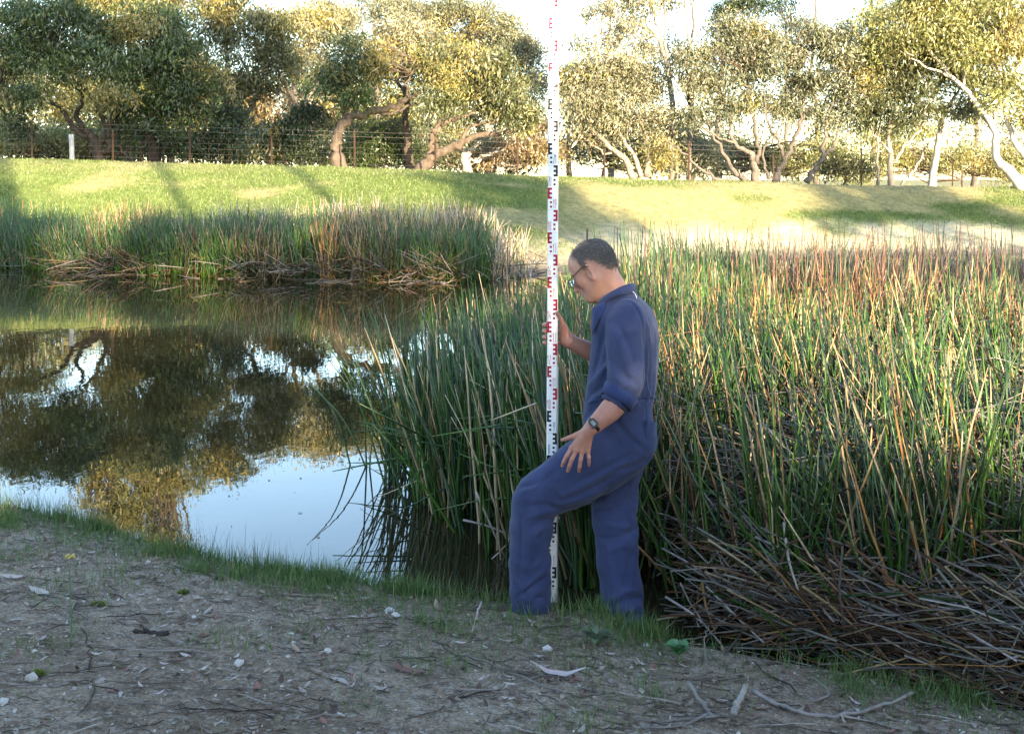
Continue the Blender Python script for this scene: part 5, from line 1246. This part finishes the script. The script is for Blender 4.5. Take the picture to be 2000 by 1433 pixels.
# ------------------------------------------------------------------ grass and litter on the near bank
def blades(x, y, h, w, cols, name, label, lean=.35, seg=3):
    n = len(x); z = near_z(x, y)
    az = rng.uniform(0, 6.28, n); le = np.abs(rng.normal(0, lean, n)); cu = np.abs(rng.normal(0, lean, n)) * 1.2
    P = stem_paths(np.stack([x, y, z - .006], -1), h, az, le, cu, seg + 1)
    sd = np.stack([-np.sin(az), np.cos(az), 0 * az], -1); sd = nrm(sd + rng.normal(0, .4, sd.shape))
    t = np.linspace(0, 1, seg + 1); wd = w[:, None] * (1 - t ** 1.5 * .93)[None]
    V = np.stack([P - sd[:, None] * wd[..., None] / 2, P + sd[:, None] * wd[..., None] / 2], 2).reshape(-1, 3)
    i = np.arange(n * (seg + 1) * 2).reshape(n, seg + 1, 2)
    Q = np.stack([i[:, :-1, 0], i[:, :-1, 1], i[:, 1:, 1], i[:, 1:, 0]], -1).reshape(-1, 4)
    mk(name, V, Q, M_blade, None, np.repeat(cols, (seg + 1) * 2, 0), smooth=False, label=label, cat='grass', kind='stuff')
n = 135000
x = rng.uniform(-3.3, 2.4, n); s = np.where(rng.random(n) < .62, rng.normal(.10, .20, n), rng.uniform(-.1, 2.6, n)); y = y_lip(x) - s
u = CX + x * F / y; pt = fbm(x * 2.1, y * 2.1, 3); pt2 = fbm(x * 6, y * 6, 2)
left = sstep(350, 0, u); mid = np.exp(-((u - 1050) / 330) ** 2)
dens = np.exp(-np.maximum(s - .12 - .45 * left - .45 * mid, 0) / (.20 + .26 * left + .30 * mid)) * (.12 + .88 * sstep(.40, .62, pt) * (.35 + .65 * sstep(.35, .6, pt2))) + .42 * sstep(.46, .62, pt) * sstep(.45, .6, pt2)
dens = dens * np.where(u > 1300, .30, 1) * sstep(-.22, -.05, s)
ok = rng.random(n) < dens; x, y, s, u = x[ok], y[ok], s[ok], u[ok]; n = len(x); print('grass', n)
h = rng.uniform(.02, .075, n) * (1 + 1.1 * np.exp(-(s / .16) ** 2) * rng.random(n))
gc = np.array([[.085, .16, .035], [.11, .18, .045], [.065, .13, .035], [.22, .20, .10]])[rng.choice(4, n, p=[.36, .3, .24, .1])] * rng.uniform(.7, 1.3, (n, 1))
blades(x, y, h, rng.uniform(.0022, .0045, n), gc, 'bank_edge_grass', 'short sparse green grass along the near bank edge')
n = 900
x = rng.uniform(-3.2, .1, n); s = rng.normal(-.02, .08, n); y = y_lip(x) - s; u = CX + x * F / y
ok = rng.random(n) < np.clip(.15 + sstep(.45, .62, fbm(x * 3 + 7, y * 0, 2)), 0, 1); x, y = x[ok], y[ok]; n = len(x)
blades(x, y, rng.uniform(.10, .27, n) * rng.uniform(.6, 1, n), rng.uniform(.0018, .003, n), np.array([[.055, .07, .035]]) * rng.uniform(.6, 1.6, (n, 1)), 'tall_bank_grass', 'thin tall dark grass stalks along the water edge at left', .22, 4)
# gravel, crumbs of bark and leaf, fine twigs: nobody could count them
def pebble_mesh(seed):
    r = np.random.default_rng(seed); t = (1 + 5 ** .5) / 2
    v = nrm(np.array([(-1, t, 0), (1, t, 0), (-1, -t, 0), (1, -t, 0), (0, -1, t), (0, 1, t), (0, -1, -t), (0, 1, -t), (t, 0, -1), (t, 0, 1), (-t, 0, -1), (-t, 0, 1)], float))
    f = np.array([(0, 11, 5), (0, 5, 1), (0, 1, 7), (0, 7, 10), (0, 10, 11), (1, 5, 9), (5, 11, 4), (11, 10, 2), (10, 7, 6), (7, 1, 8), (3, 9, 4), (3, 4, 2), (3, 2, 6), (3, 6, 8), (3, 8, 9), (4, 9, 5), (2, 4, 11), (6, 2, 10), (8, 6, 7), (9, 8, 1)])
    return v * r.uniform(.75, 1.2, (12, 1)) * r.uniform(.7, 1.2, 3) * [1, 1, .6], f
PB = [pebble_mesh(i) for i in range(6)]
def scatter(n, s0=.0, s1=3.0, pw=1.0):
    x = rng.uniform(-3.2, 2.5, n); y = y_lip(x) - (s0 + (s1 - s0) * rng.random(n) ** pw)
    u = CX + x * F / y; ok = (y > 2.9) & (u > -60) & (u < 2060); return x[ok], y[ok]
x, y = scatter(26000); n = len(x); z = near_z(x, y)
cl = fbm(x * 1.3 + 20, y * 1.3, 3); u = CX + x * F / y
ok = rng.random(n) < np.clip(.10 + .9 * sstep(.40, .64, cl) + .7 * sstep(1250, 1500, u) * sstep(.5, .1, y_lip(x) - y), 0, 1); x, y, z = x[ok], y[ok], z[ok]; n = len(x)
sz = .0016 + .0055 * rng.random(n) ** 3.5
pv, pf = PB[0]; V = (pv[None] * rng.uniform(.7, 1.25, (n, 12, 1)) * rng.uniform(.7, 1.3, (n, 1, 3)) * sz[:, None, None]); a = rng.uniform(0, 6.28, n)
V = np.stack([V[..., 0] * np.cos(a)[:, None] - V[..., 1] * np.sin(a)[:, None], V[..., 0] * np.sin(a)[:, None] + V[..., 1] * np.cos(a)[:, None], V[..., 2]], -1) + np.stack([x, y, z + sz * .1], -1)[:, None]
SC_ = np.array([[.40, .36, .31], [.27, .235, .20], [.52, .48, .43], [.20, .15, .12], [.34, .26, .20], [.10, .085, .075]])
c = SC_[rng.choice(6, n, p=[.27, .27, .1, .14, .12, .1])] * rng.uniform(.75, 1.2, (n, 1))
mk('gravel', V.reshape(-1, 3), (pf[None] + 12 * np.arange(n)[:, None, None]).reshape(-1, 3), M_stone, None, np.repeat(c, 12, 0), smooth=False, label='fine pale gravel in the bare soil of the near bank', cat='gravel', kind='stuff')
def flake(n, L, Wd, curl):
    t = np.array([0, .35, .7, 1.0]); wt = np.array([.25, 1, .8, .05])
    X = (t - .5)[None] * L[:, None]; Wf = wt[None] * Wd[:, None] / 2
    Z = (t - .5)[None] ** 2 * 4 * (curl * L)[:, None] + .002
    lft = np.stack([X, -Wf, Z + Wf * .3], -1); rgt = np.stack([X, Wf, Z + Wf * .3], -1); mid = np.stack([X, 0 * X, Z], -1)
    return np.stack([lft, mid, rgt], 2)                                   # (n,4,3,3)
_i = np.arange(12).reshape(4, 3); FQ = np.concatenate([np.stack([_i[:-1, k], _i[1:, k], _i[1:, k + 1], _i[:-1, k + 1]], -1).reshape(-1, 4) for k in (0, 1)])
x, y = scatter(5200, -.1, 3.0); n = len(x); Lf = rng.uniform(.012, .05, n)
V = flake(n, Lf, Lf * rng.uniform(.2, .5, n), rng.uniform(-.1, .25, n)).reshape(n, 12, 3); a = rng.uniform(0, 6.28, n); tl = rng.normal(0, .25, n)
V[..., 2] += V[..., 0] * tl[:, None]; V = np.stack([V[..., 0] * np.cos(a)[:, None] - V[..., 1] * np.sin(a)[:, None], V[..., 0] * np.sin(a)[:, None] + V[..., 1] * np.cos(a)[:, None], V[..., 2]], -1)
V += np.stack([x, y, near_z(x, y) + .003], -1)[:, None]
LC = np.array([[.17, .12, .085], [.26, .20, .15], [.09, .06, .045], [.34, .29, .25], [.20, .10, .08], [.12, .10, .06]])
c = LC[rng.choice(6, n, p=[.25, .2, .22, .11, .1, .12])] * rng.uniform(.7, 1.25, (n, 1))
mk('leaf_crumbs', V.reshape(-1, 3), (FQ[None] + 12 * np.arange(n)[:, None, None]).reshape(-1, 4), M_litter, None, np.repeat(c, 12, 0), smooth=False, label='small crumbs of dead leaf and bark over the soil', cat='leaf litter', kind='stuff')
def twig_paths(x, y, L, az, wob=.06, K=5, lift=.004):
    n = len(x); t = np.linspace(-.5, .5, K); side = np.cumsum(rng.normal(0, wob, (n, K)), 1) * L[:, None] * .35
    X = x[:, None] + np.cos(az)[:, None] * t * L[:, None] - np.sin(az)[:, None] * side; Yy = y[:, None] + np.sin(az)[:, None] * t * L[:, None] + np.cos(az)[:, None] * side
    Z = near_z(X, Yy) + lift + np.abs(rng.normal(0, .004, (n, K))); return np.stack([X, Yy, Z], -1)
x, y = scatter(2600, -.05, 3.0); n = len(x); L = rng.uniform(.02, .15, n)
v, fs = tubes(twig_paths(x, y, L, rng.normal(2.95, .75, n)), taper(n, 5, rng.uniform(.0008, .0022, n), .5), 3)
TC_ = np.array([[.10, .075, .06], [.20, .165, .14], [.055, .042, .036], [.30, .26, .23]])
mk('twig_litter', v, fs, M_litter, None, tube_cols(TC_[rng.choice(4, n, p=[.36, .27, .25, .12])] * rng.uniform(.7, 1.2, (n, 1)), 5, 3), label='thin scattered twigs and bark strips over the soil', cat='twigs', kind='stuff')

# single stones, leaves and sticks
def put(me, name, p, rz, sc, label, cat, group=None, tilt=0.0):
    o = bpy.data.objects.new(name, me); o.location = tuple(float(c) for c in p); o.rotation_euler = (tilt, tilt * .6, rz); o.scale = (sc,) * 3 if np.isscalar(sc) else sc
    COL.objects.link(o); return tag(o, label, cat, group)
def coloured(name, V, Fc, col, mat, smooth=False):
    me = mesh_np(name, V, Fc, np.tile(col, (len(V), 1)), smooth); me.materials.append(mat); return me
STN = [coloured('stone', PB[i][0], PB[i][1], np.array(c), M_stone) for i, c in enumerate([(.42, .38, .335), (.30, .26, .22), (.45, .42, .37), (.26, .2, .165), (.36, .29, .24), (.50, .47, .43)])]
LVS = [coloured('dead_leaf', flake(1, np.array([1.0]), np.array([w]), np.array([cu])).reshape(12, 3), FQ, np.array(c), M_litter) for w, cu, c in
       [(.3, .1, (.40, .35, .31)), (.24, .16, (.30, .23, .18)), (.35, .05, (.17, .11, .085)), (.2, .2, (.42, .34, .33)), (.20, .12, (.17, .095, .075)), (.26, -.08, (.34, .31, .28))]]
def zone_of(u, v):
    if v < 1200: return 'under the grassy edge at left' if u < 700 else 'near the man\'s feet'
    if u < 500: return 'in the lower left corner' if v > 1320 else 'on the soil at left'
    if u < 1000: return 'at the bottom edge left of centre' if v > 1320 else 'on the soil left of the man\'s feet'
    if u < 1450: return 'at the bottom edge below the man' if v > 1330 else 'on the soil below the man\'s feet'
    return 'on the soil at the lower right'
for (u, v, w, k, lab) in [(60, 1327, 34, 0, 'pale rounded stone, largest in the lower left corner, beside moss'), (467, 1297, 26, 2, 'pale lumpy stone on the soil left of centre'), (197, 1331, 24, 1, 'two-toned brown and white stone near the red bark'),
                       (762, 1193, 18, 5, 'white snail-like pebble, upper of the two on the grassy soil'), (772, 1202, 20, 5, 'white snail-like pebble, lower of the two on the grassy soil'), (1070, 1268, 20, 5, 'white shell-like pebble under the thin twig below the man'),
                       (6, 1373, 26, 2, 'white stone cut by the left edge of the picture'), (640, 1272, 18, 2, 'pale grey chip just below the grey leaf'), (1262, 1262, 14, 5, 'tiny white pebble right of the standing foot'), (290, 1098, 9, 5, 'small white pebble below the grassy edge at left'), (968, 1345, 14, 1, 'dull rounded stone at the bottom centre')]:
    p = G(u, v); put(STN[k], 'stone', p + [0, 0, .004], rng.uniform(0, 6), w / 2 * p[1] / F * rng.uniform(.95, 1.1), lab, 'stone')
for (u, v, w, rz, k, lab) in [(75, 1158, 56, 2.7, 0, 'long grey gum leaf at left below the grass'), (275, 1164, 22, .8, 3, 'pinkish curled leaf right of the long grey gum leaf'), (30, 1212, 30, .4, 5, 'grey leaf near the left edge'), (620, 1244, 26, 1.2, 5, 'upturned grey leaf standing on the soil'),
                          (1090, 1322, 110, 2.85, 3, 'long mauve strip of bark lying right of the dark twig'), (350, 1293, 66, 3.0, 4, 'dark red curled bark piece with pale ends'), (795, 1313, 80, 2.7, 4, 'reddish brown bark strip on the soil left of centre'),
                          (900, 1258, 24, .3, 0, 'pale leaf beside the curved white stick'), (990, 1255, 38, 3.0, 1, 'tan leaf lying below the broad-leaved weed'), (660, 1330, 60, 2.6, 5, 'pale strip of bark on the soil left of the bark strip'), (25, 1130, 50, .05, 0, 'pale flat leaf at the left edge under the grass'),
                          (1720, 1312, 24, 1.0, 0, 'white leaf flake at the end of a bent dead stalk'), (700, 1375, 36, 2.9, 4, 'rust-coloured scrap at the bottom left of centre')]:
    p = G(u, v); put(LVS[k], 'dead_leaf', p + [0, 0, .006], rz, w * p[1] / F, lab, 'leaf', None, rng.uniform(-.2, .3))
x, y = scatter(300, .1, 2.6)
for i, (a, b) in enumerate(zip(x[:150], y[:150])):
    z = float(near_z(np.array(a), np.array(b))); u = CX + a * F / b; v = HV + (CH - z) * F / b
    if v > 1440: continue
    if i % 3: put(LVS[rng.integers(0, 6)], 'dead_leaf', (a, b, z + .006), rng.uniform(0, 6.28), rng.uniform(.022, .058), 'fallen narrow gum leaf ' + zone_of(u, v), 'leaf', 'fallen gum leaves on the bank', rng.normal(0, .2))
    else: put(STN[rng.integers(0, 6)], 'stone', (a, b, z + .003), rng.uniform(0, 6.28), rng.uniform(.006, .012), 'small stone ' + zone_of(u, v), 'stone', 'small stones on the bank')
def stick(pts, r0, r1, col, label, name='stick', cat='stick', group=None, lift=.006, S=6, forks=()):
    P = spline([(G(*p[:2]) + [0, 0, lift + (p[2] if len(p) > 2 else 0)]) for p in pts], 5 * len(pts))
    P[1:-1] += rng.normal(0, .003, (len(P) - 2, 3)); t = np.linspace(0, 1, len(P)); R = (r0 + (r1 - r0) * t) * (1 + .12 * np.sin(t * 31 + r0 * 1e3))
    base = P[0].copy(); root = None
    def one(P, R, par):
        v, fs = tubes(P[None], R[None], S)
        if par is None:
            o = mk(name, v - base, fs, M_bark, None, np.tile(col, (len(v), 1)), label=label, cat=cat, group=group); o.location = tuple(base); return o
        return mk('side_branch', v, fs, M_bark, par, np.tile(col, (len(v), 1)))
    root = one(P, R, None)
    for q, a, b in forks:
        P2 = spline([(G(*p[:2]) + [0, 0, lift + (p[2] if len(p) > 2 else 0)]) for p in q], 4 * len(q)); t2 = np.linspace(0, 1, len(P2)); one(P2, a + (b - a) * t2, root)
    return root
gcol = np.array([.24, .21, .19])
stick([(1470, 1362, .02), (1530, 1384), (1622, 1402), (1722, 1386, .01), (1782, 1366, .02), (1815, 1338, .03)], .0085, .0045, gcol, 'long grey fallen branch curving up at its right end, lower right', 'fallen_branch', 'branch', forks=[([(1640, 1402, .004), (1700, 1412), (1760, 1428)], .005, .002), ([(1590, 1378, .01), (1620, 1372, .03), (1588, 1340, .03)], .004, .002)])
stick([(1345, 1352, .03), (1385, 1396), (1400, 1402), (1300, 1412)], .0075, .005, gcol * .8, 'dark hooked end of fallen branch left of the long grey one', 'fallen_branch', 'branch', forks=[([(1380, 1400, .004), (1330, 1420), (1250, 1424)], .006, .003)])
stick([(1432, 1398), (1440, 1384, .01), (1458, 1358, .03)], .012, .010, np.array([.29, .26, .23]), 'pale thick broken branch stub beside the long grey branch', 'fallen_branch', 'branch')
stick([(912, 1280), (1000, 1318), (1175, 1387), (1350, 1424)], .0038, .0026, gcol * .7, 'long thin twig running down right from below the weed to the bottom edge')
stick([(985, 1313), (1060, 1322), (1135, 1333)], .0045, .002, gcol * .4, 'short dark twig beside the mauve bark strip')
stick([(951, 1178, .05), (938, 1205, .05), (922, 1240, .01)], .0042, .003, np.array([.42, .39, .35]), 'curved white stick left of the raised foot')
stick([(1059, 1150, .12), (1058, 1180, .07), (1049, 1210, .0)], .005, .0035, np.array([.42, .40, .37]), 'curved pale stick standing in front of the raised foot')
stick([(1086, 1182, .01), (1105, 1192, .01), (1124, 1206)], .004, .003, np.array([.35, .31, .27]), 'short knobbly stick at the foot of the staff')
stick([(262, 1236), (290, 1236), (325, 1241)], .008, .013, np.array([.05, .043, .04]), 'charred dark stick with a thick end on the soil at left')
stick([(1200, 1392), (1300, 1400), (1445, 1400)], .003, .002, gcol * .6, 'thin twig running into the dark hooked branch')
stick([(1382, 1330, .02), (1376, 1300, .08), (1384, 1285, .12)], .003, .0015, gcol * .7, 'thin twig standing up left of the pale broken stub')
stick([(345, 1000, .02), (395, 1075, .01)], .0025, .002, gcol * .5, 'fine dark stick in the grass of the water edge at left')
stick([(395, 1080, .02), (425, 1040, .06), (445, 1005, .08), (420, 1020, .1)], .003, .0015, gcol * .5, 'bent twig sticking up over the water at left')
stick([(450, 1075, .02), (490, 1075, .02), (560, 1105, .01)], .0035, .0025, gcol * .5, 'low arched twig along the water edge')
x, y = scatter(160, .15, 2.6); k = 0
for a, b in zip(x, y):
    z = float(near_z(np.array(a), np.array(b))); u = CX + a * F / b; v = HV + (CH - z) * F / b
    if v > 1440 or k >= 80: continue
    k += 1; L = rng.uniform(.12, .42)
    P = twig_paths(np.array([a]), np.array([b]), np.array([L]), np.array([rng.normal(2.9, .6)]), .08, 7, .005)
    vv, fs = tubes(P, taper(1, 7, np.array([rng.uniform(.0016, .0036)]), .5), 5); base = P[0, 0]
    o = mk('twig', vv - base, fs, M_bark, None, np.tile(TC_[k % 4] * rng.uniform(.7, 1.2), (len(vv), 1)), label='thin fallen twig ' + zone_of(u, v), cat='twig', group='fallen twigs on the bank'); o.location = tuple(base)

# weeds
M_weed = mat_leaf('weed_leaf', .25, .08)
def leaf_part(base, tip, width, up, col, parent):
    t = np.linspace(0, 1, 7); wt = np.sin(np.pi * np.clip(t * .93 + .05, 0, 1)) ** .7; d = tip - base; sd = nrm(np.cross(d, up)); L = np.linalg.norm(d)
    c = base + d * t[:, None] + nrm(np.asarray(up, float)) * (np.sin(np.pi * t) * .18 * L)[:, None]
    V = np.stack([c - sd * (wt * width / 2)[:, None] + nrm(np.asarray(up, float)) * (wt * width * .15)[:, None], c, c + sd * (wt * width / 2)[:, None] + nrm(np.asarray(up, float)) * (wt * width * .15)[:, None]], 1).reshape(-1, 3)
    i = np.arange(21).reshape(7, 3); Q = np.concatenate([np.stack([i[:-1, k], i[1:, k], i[1:, k + 1], i[:-1, k + 1]], -1).reshape(-1, 4) for k in (0, 1)])
    return mk('leaf', V, Q, M_weed, parent, np.tile(col * rng.uniform(.75, 1.25), (21, 1)))
def weed(u, v, h, nl, lw, col, label, spread=.08):
    p = G(u, v); root = empty('weed', p, label, 'plant')
    vv, fs = tubes(spline([p - [0, 0, .01], p + [.006, 0, h * .5], p + [-.004, 0, h * .8]], 6)[None], np.full((1, 6), .0028), 5)
    mk('stem', vv, fs, M_weed, root, np.tile(col * .9, (len(vv), 1)))
    for k in range(nl):
        a = k * 2.4 + rng.normal(0, .3); b = p + [0, 0, h * (.2 + .6 * k / nl)]
        tip = b + np.array([math.cos(a) * spread, math.sin(a) * spread * .7, h * rng.uniform(-.05, .5)])
        leaf_part(b, tip, lw, (0, 0, 1), np.array(col), root)
    return root
weed(970, 1205, .13, 9, .032, np.array([.06, .14, .085]), 'broad-leaved blue-green weed at the bank edge left of the raised foot', .085)
weed(925, 1195, .10, 6, .034, np.array([.075, .16, .03]), 'bright green broad-leaved weed left of the blue-green one', .075)
weed(1165, 1262, .07, 7, .035, np.array([.07, .10, .04]), 'low reddish green weed in front of the standing foot', .07)
weed(1322, 1292, .09, 6, .055, np.array([.05, .15, .04]), 'round-leaved bright green weed right of the standing foot', .05)
weed(1010, 1200, .09, 6, .022, np.array([.09, .15, .04]), 'small pale green weed between the raised foot and the blue-green weed', .06)
p = G(140, 1262); fl = empty('flower_stalk', p, 'single upright pale weed stalk with a yellow flower head at left', 'plant')
vv, fs = tubes(spline([p - [0, 0, .02], p + [-.004, 0, .13], p + [-.008, 0, .27], p + [-.006, 0, .335]], 10)[None], np.linspace(.004, .0022, 10)[None], 5)
mk('stem', vv, fs, M_weed, fl, np.tile([.16, .2, .12], (len(vv), 1)))
for k in range(9):
    b = p + np.array([-.004, 0, .05 + .026 * k]); a = k * 2.4; leaf_part(b, b + [math.cos(a) * .028, math.sin(a) * .02, .035], .009, (0, 0, 1), np.array([.14, .19, .11]), fl)
for k in range(8):
    a = k * .785; q = p + np.array([-.006 + math.cos(a) * .013, math.sin(a) * .01, .336 + .006 * (k % 2)])
    mk('flower', PB[k % 6][0] * .0075 + q, PB[0][1], M_stone, fl, np.tile([.42, .36, .10], (12, 1)))
for (u, v, w, lab) in [(190, 1182, 30, 'small green moss cushion at left beside twigs'), (72, 1318, 34, 'mossy yellow-green cushion beside the largest pale stone'), (358, 1158, 22, 'small yellowish moss cushion right of the curled leaf')]:
    p = G(u, v); r = w / 2 * p[1] / F; nn = 500
    d = nrm(rng.normal(0, 1, (nn, 3))); d[:, 2] = np.abs(d[:, 2]); B = p + d * r * np.array([1, .9, .5]) * rng.uniform(.5, 1, (nn, 1)); tip = B + d * .006 + rng.normal(0, .003, (nn, 3)); sd = rng.normal(0, .002, (nn, 3))
    mk('moss_cushion', np.stack([B - sd, B + sd, tip], 1).reshape(-1, 3), np.arange(nn * 3).reshape(-1, 3), M_blade, None, np.repeat(np.array([[.13, .17, .03]]) * rng.uniform(.6, 1.4, (nn, 1)), 3, 0), smooth=False, label=lab, cat='moss')
p = G(440, 1078); sp = empty('dry_weed', p, 'spiky dried weed silhouetted against the water at left', 'plant')
vv, fs = tubes(spline([p, p + [.01, 0, .09], p + [.02, 0, .19]], 6)[None], np.full((1, 6), .003), 5); mk('stem', vv, fs, M_bark, sp, np.tile([.12, .09, .085], (len(vv), 1)))
PP = []
for k in range(70):
    b = p + np.array([.01 + .012 * k / 70, 0, .05 + .14 * k / 70]); a = k * 2.4; PP.append([b, b + [math.cos(a) * .014, math.sin(a) * .014, .012], b + [math.cos(a) * .022, math.sin(a) * .022, .024]])
vv, fs = tubes(np.array(PP), .0014, 3); mk('dry_leaves', vv, fs, M_bark, sp, np.tile([.17, .12, .12], (len(vv), 1)), kind='stuff')

# extra grass hiding the hems, and specks floating on the pond
n = 2600
u = rng.uniform(975, 1275, n); u[:600] = rng.uniform(950, 1095, 600); v = np.interp(u, [950, 975, 1150, 1275], [1186, 1190, 1219, 1246]) + rng.normal(4, 7, n)
pp = np.array([G(a, b) for a, b in zip(u[:1900], v[:1900])]); 
blades(pp[:, 0], pp[:, 1], rng.uniform(.03, .105, len(pp)) * rng.uniform(.5, 1, len(pp)), rng.uniform(.002, .004, len(pp)), np.array([[.085, .15, .04]]) * rng.uniform(.6, 1.5, (len(pp), 1)), 'foot_grass', 'grass tufts at the bank edge hiding the man\'s feet', .3)
n = 260
y = rng.uniform(5.6, 21, n); x = (rng.uniform(-30, 800, n) - CX) * y / F; ok = (y > y_lip(x) + .1) & (y < y_far(x) - .3); x, y = x[ok], y[ok]; n = len(x)
Lf = rng.uniform(.006, .03, n); V = flake(n, Lf, Lf * .5, np.full(n, .05)).reshape(n, 12, 3); a = rng.uniform(0, 6.28, n)
V = np.stack([V[..., 0] * np.cos(a)[:, None] - V[..., 1] * np.sin(a)[:, None], V[..., 0] * np.sin(a)[:, None] + V[..., 1] * np.cos(a)[:, None], V[..., 2] * .3 + .002], -1) + np.stack([x, y, 0 * x], -1)[:, None]
mk('floating_specks', V.reshape(-1, 3), (FQ[None] + 12 * np.arange(n)[:, None, None]).reshape(-1, 4), M_litter, None, np.tile([.16, .13, .09], (n * 12, 1)), smooth=False, label='tiny leaf specks floating on the pond', cat='floating debris', kind='stuff')

u = rng.uniform(1150, 1290, 900); v = np.interp(u, [1150, 1290], [1222, 1254]) + rng.normal(6, 6, 900); pp = np.array([G(a, b) for a, b in zip(u, v)])
blades(pp[:, 0], pp[:, 1], rng.uniform(.05, .14, 900) * rng.uniform(.5, 1, 900), rng.uniform(.002, .004, 900), np.where(rng.random((900, 1)) < .7, np.array([[.085, .15, .04]]), np.array([[.25, .21, .11]])) * rng.uniform(.6, 1.4, (900, 1)), 'heel_grass', 'longer grass standing in front of the man\'s rear foot', .3)
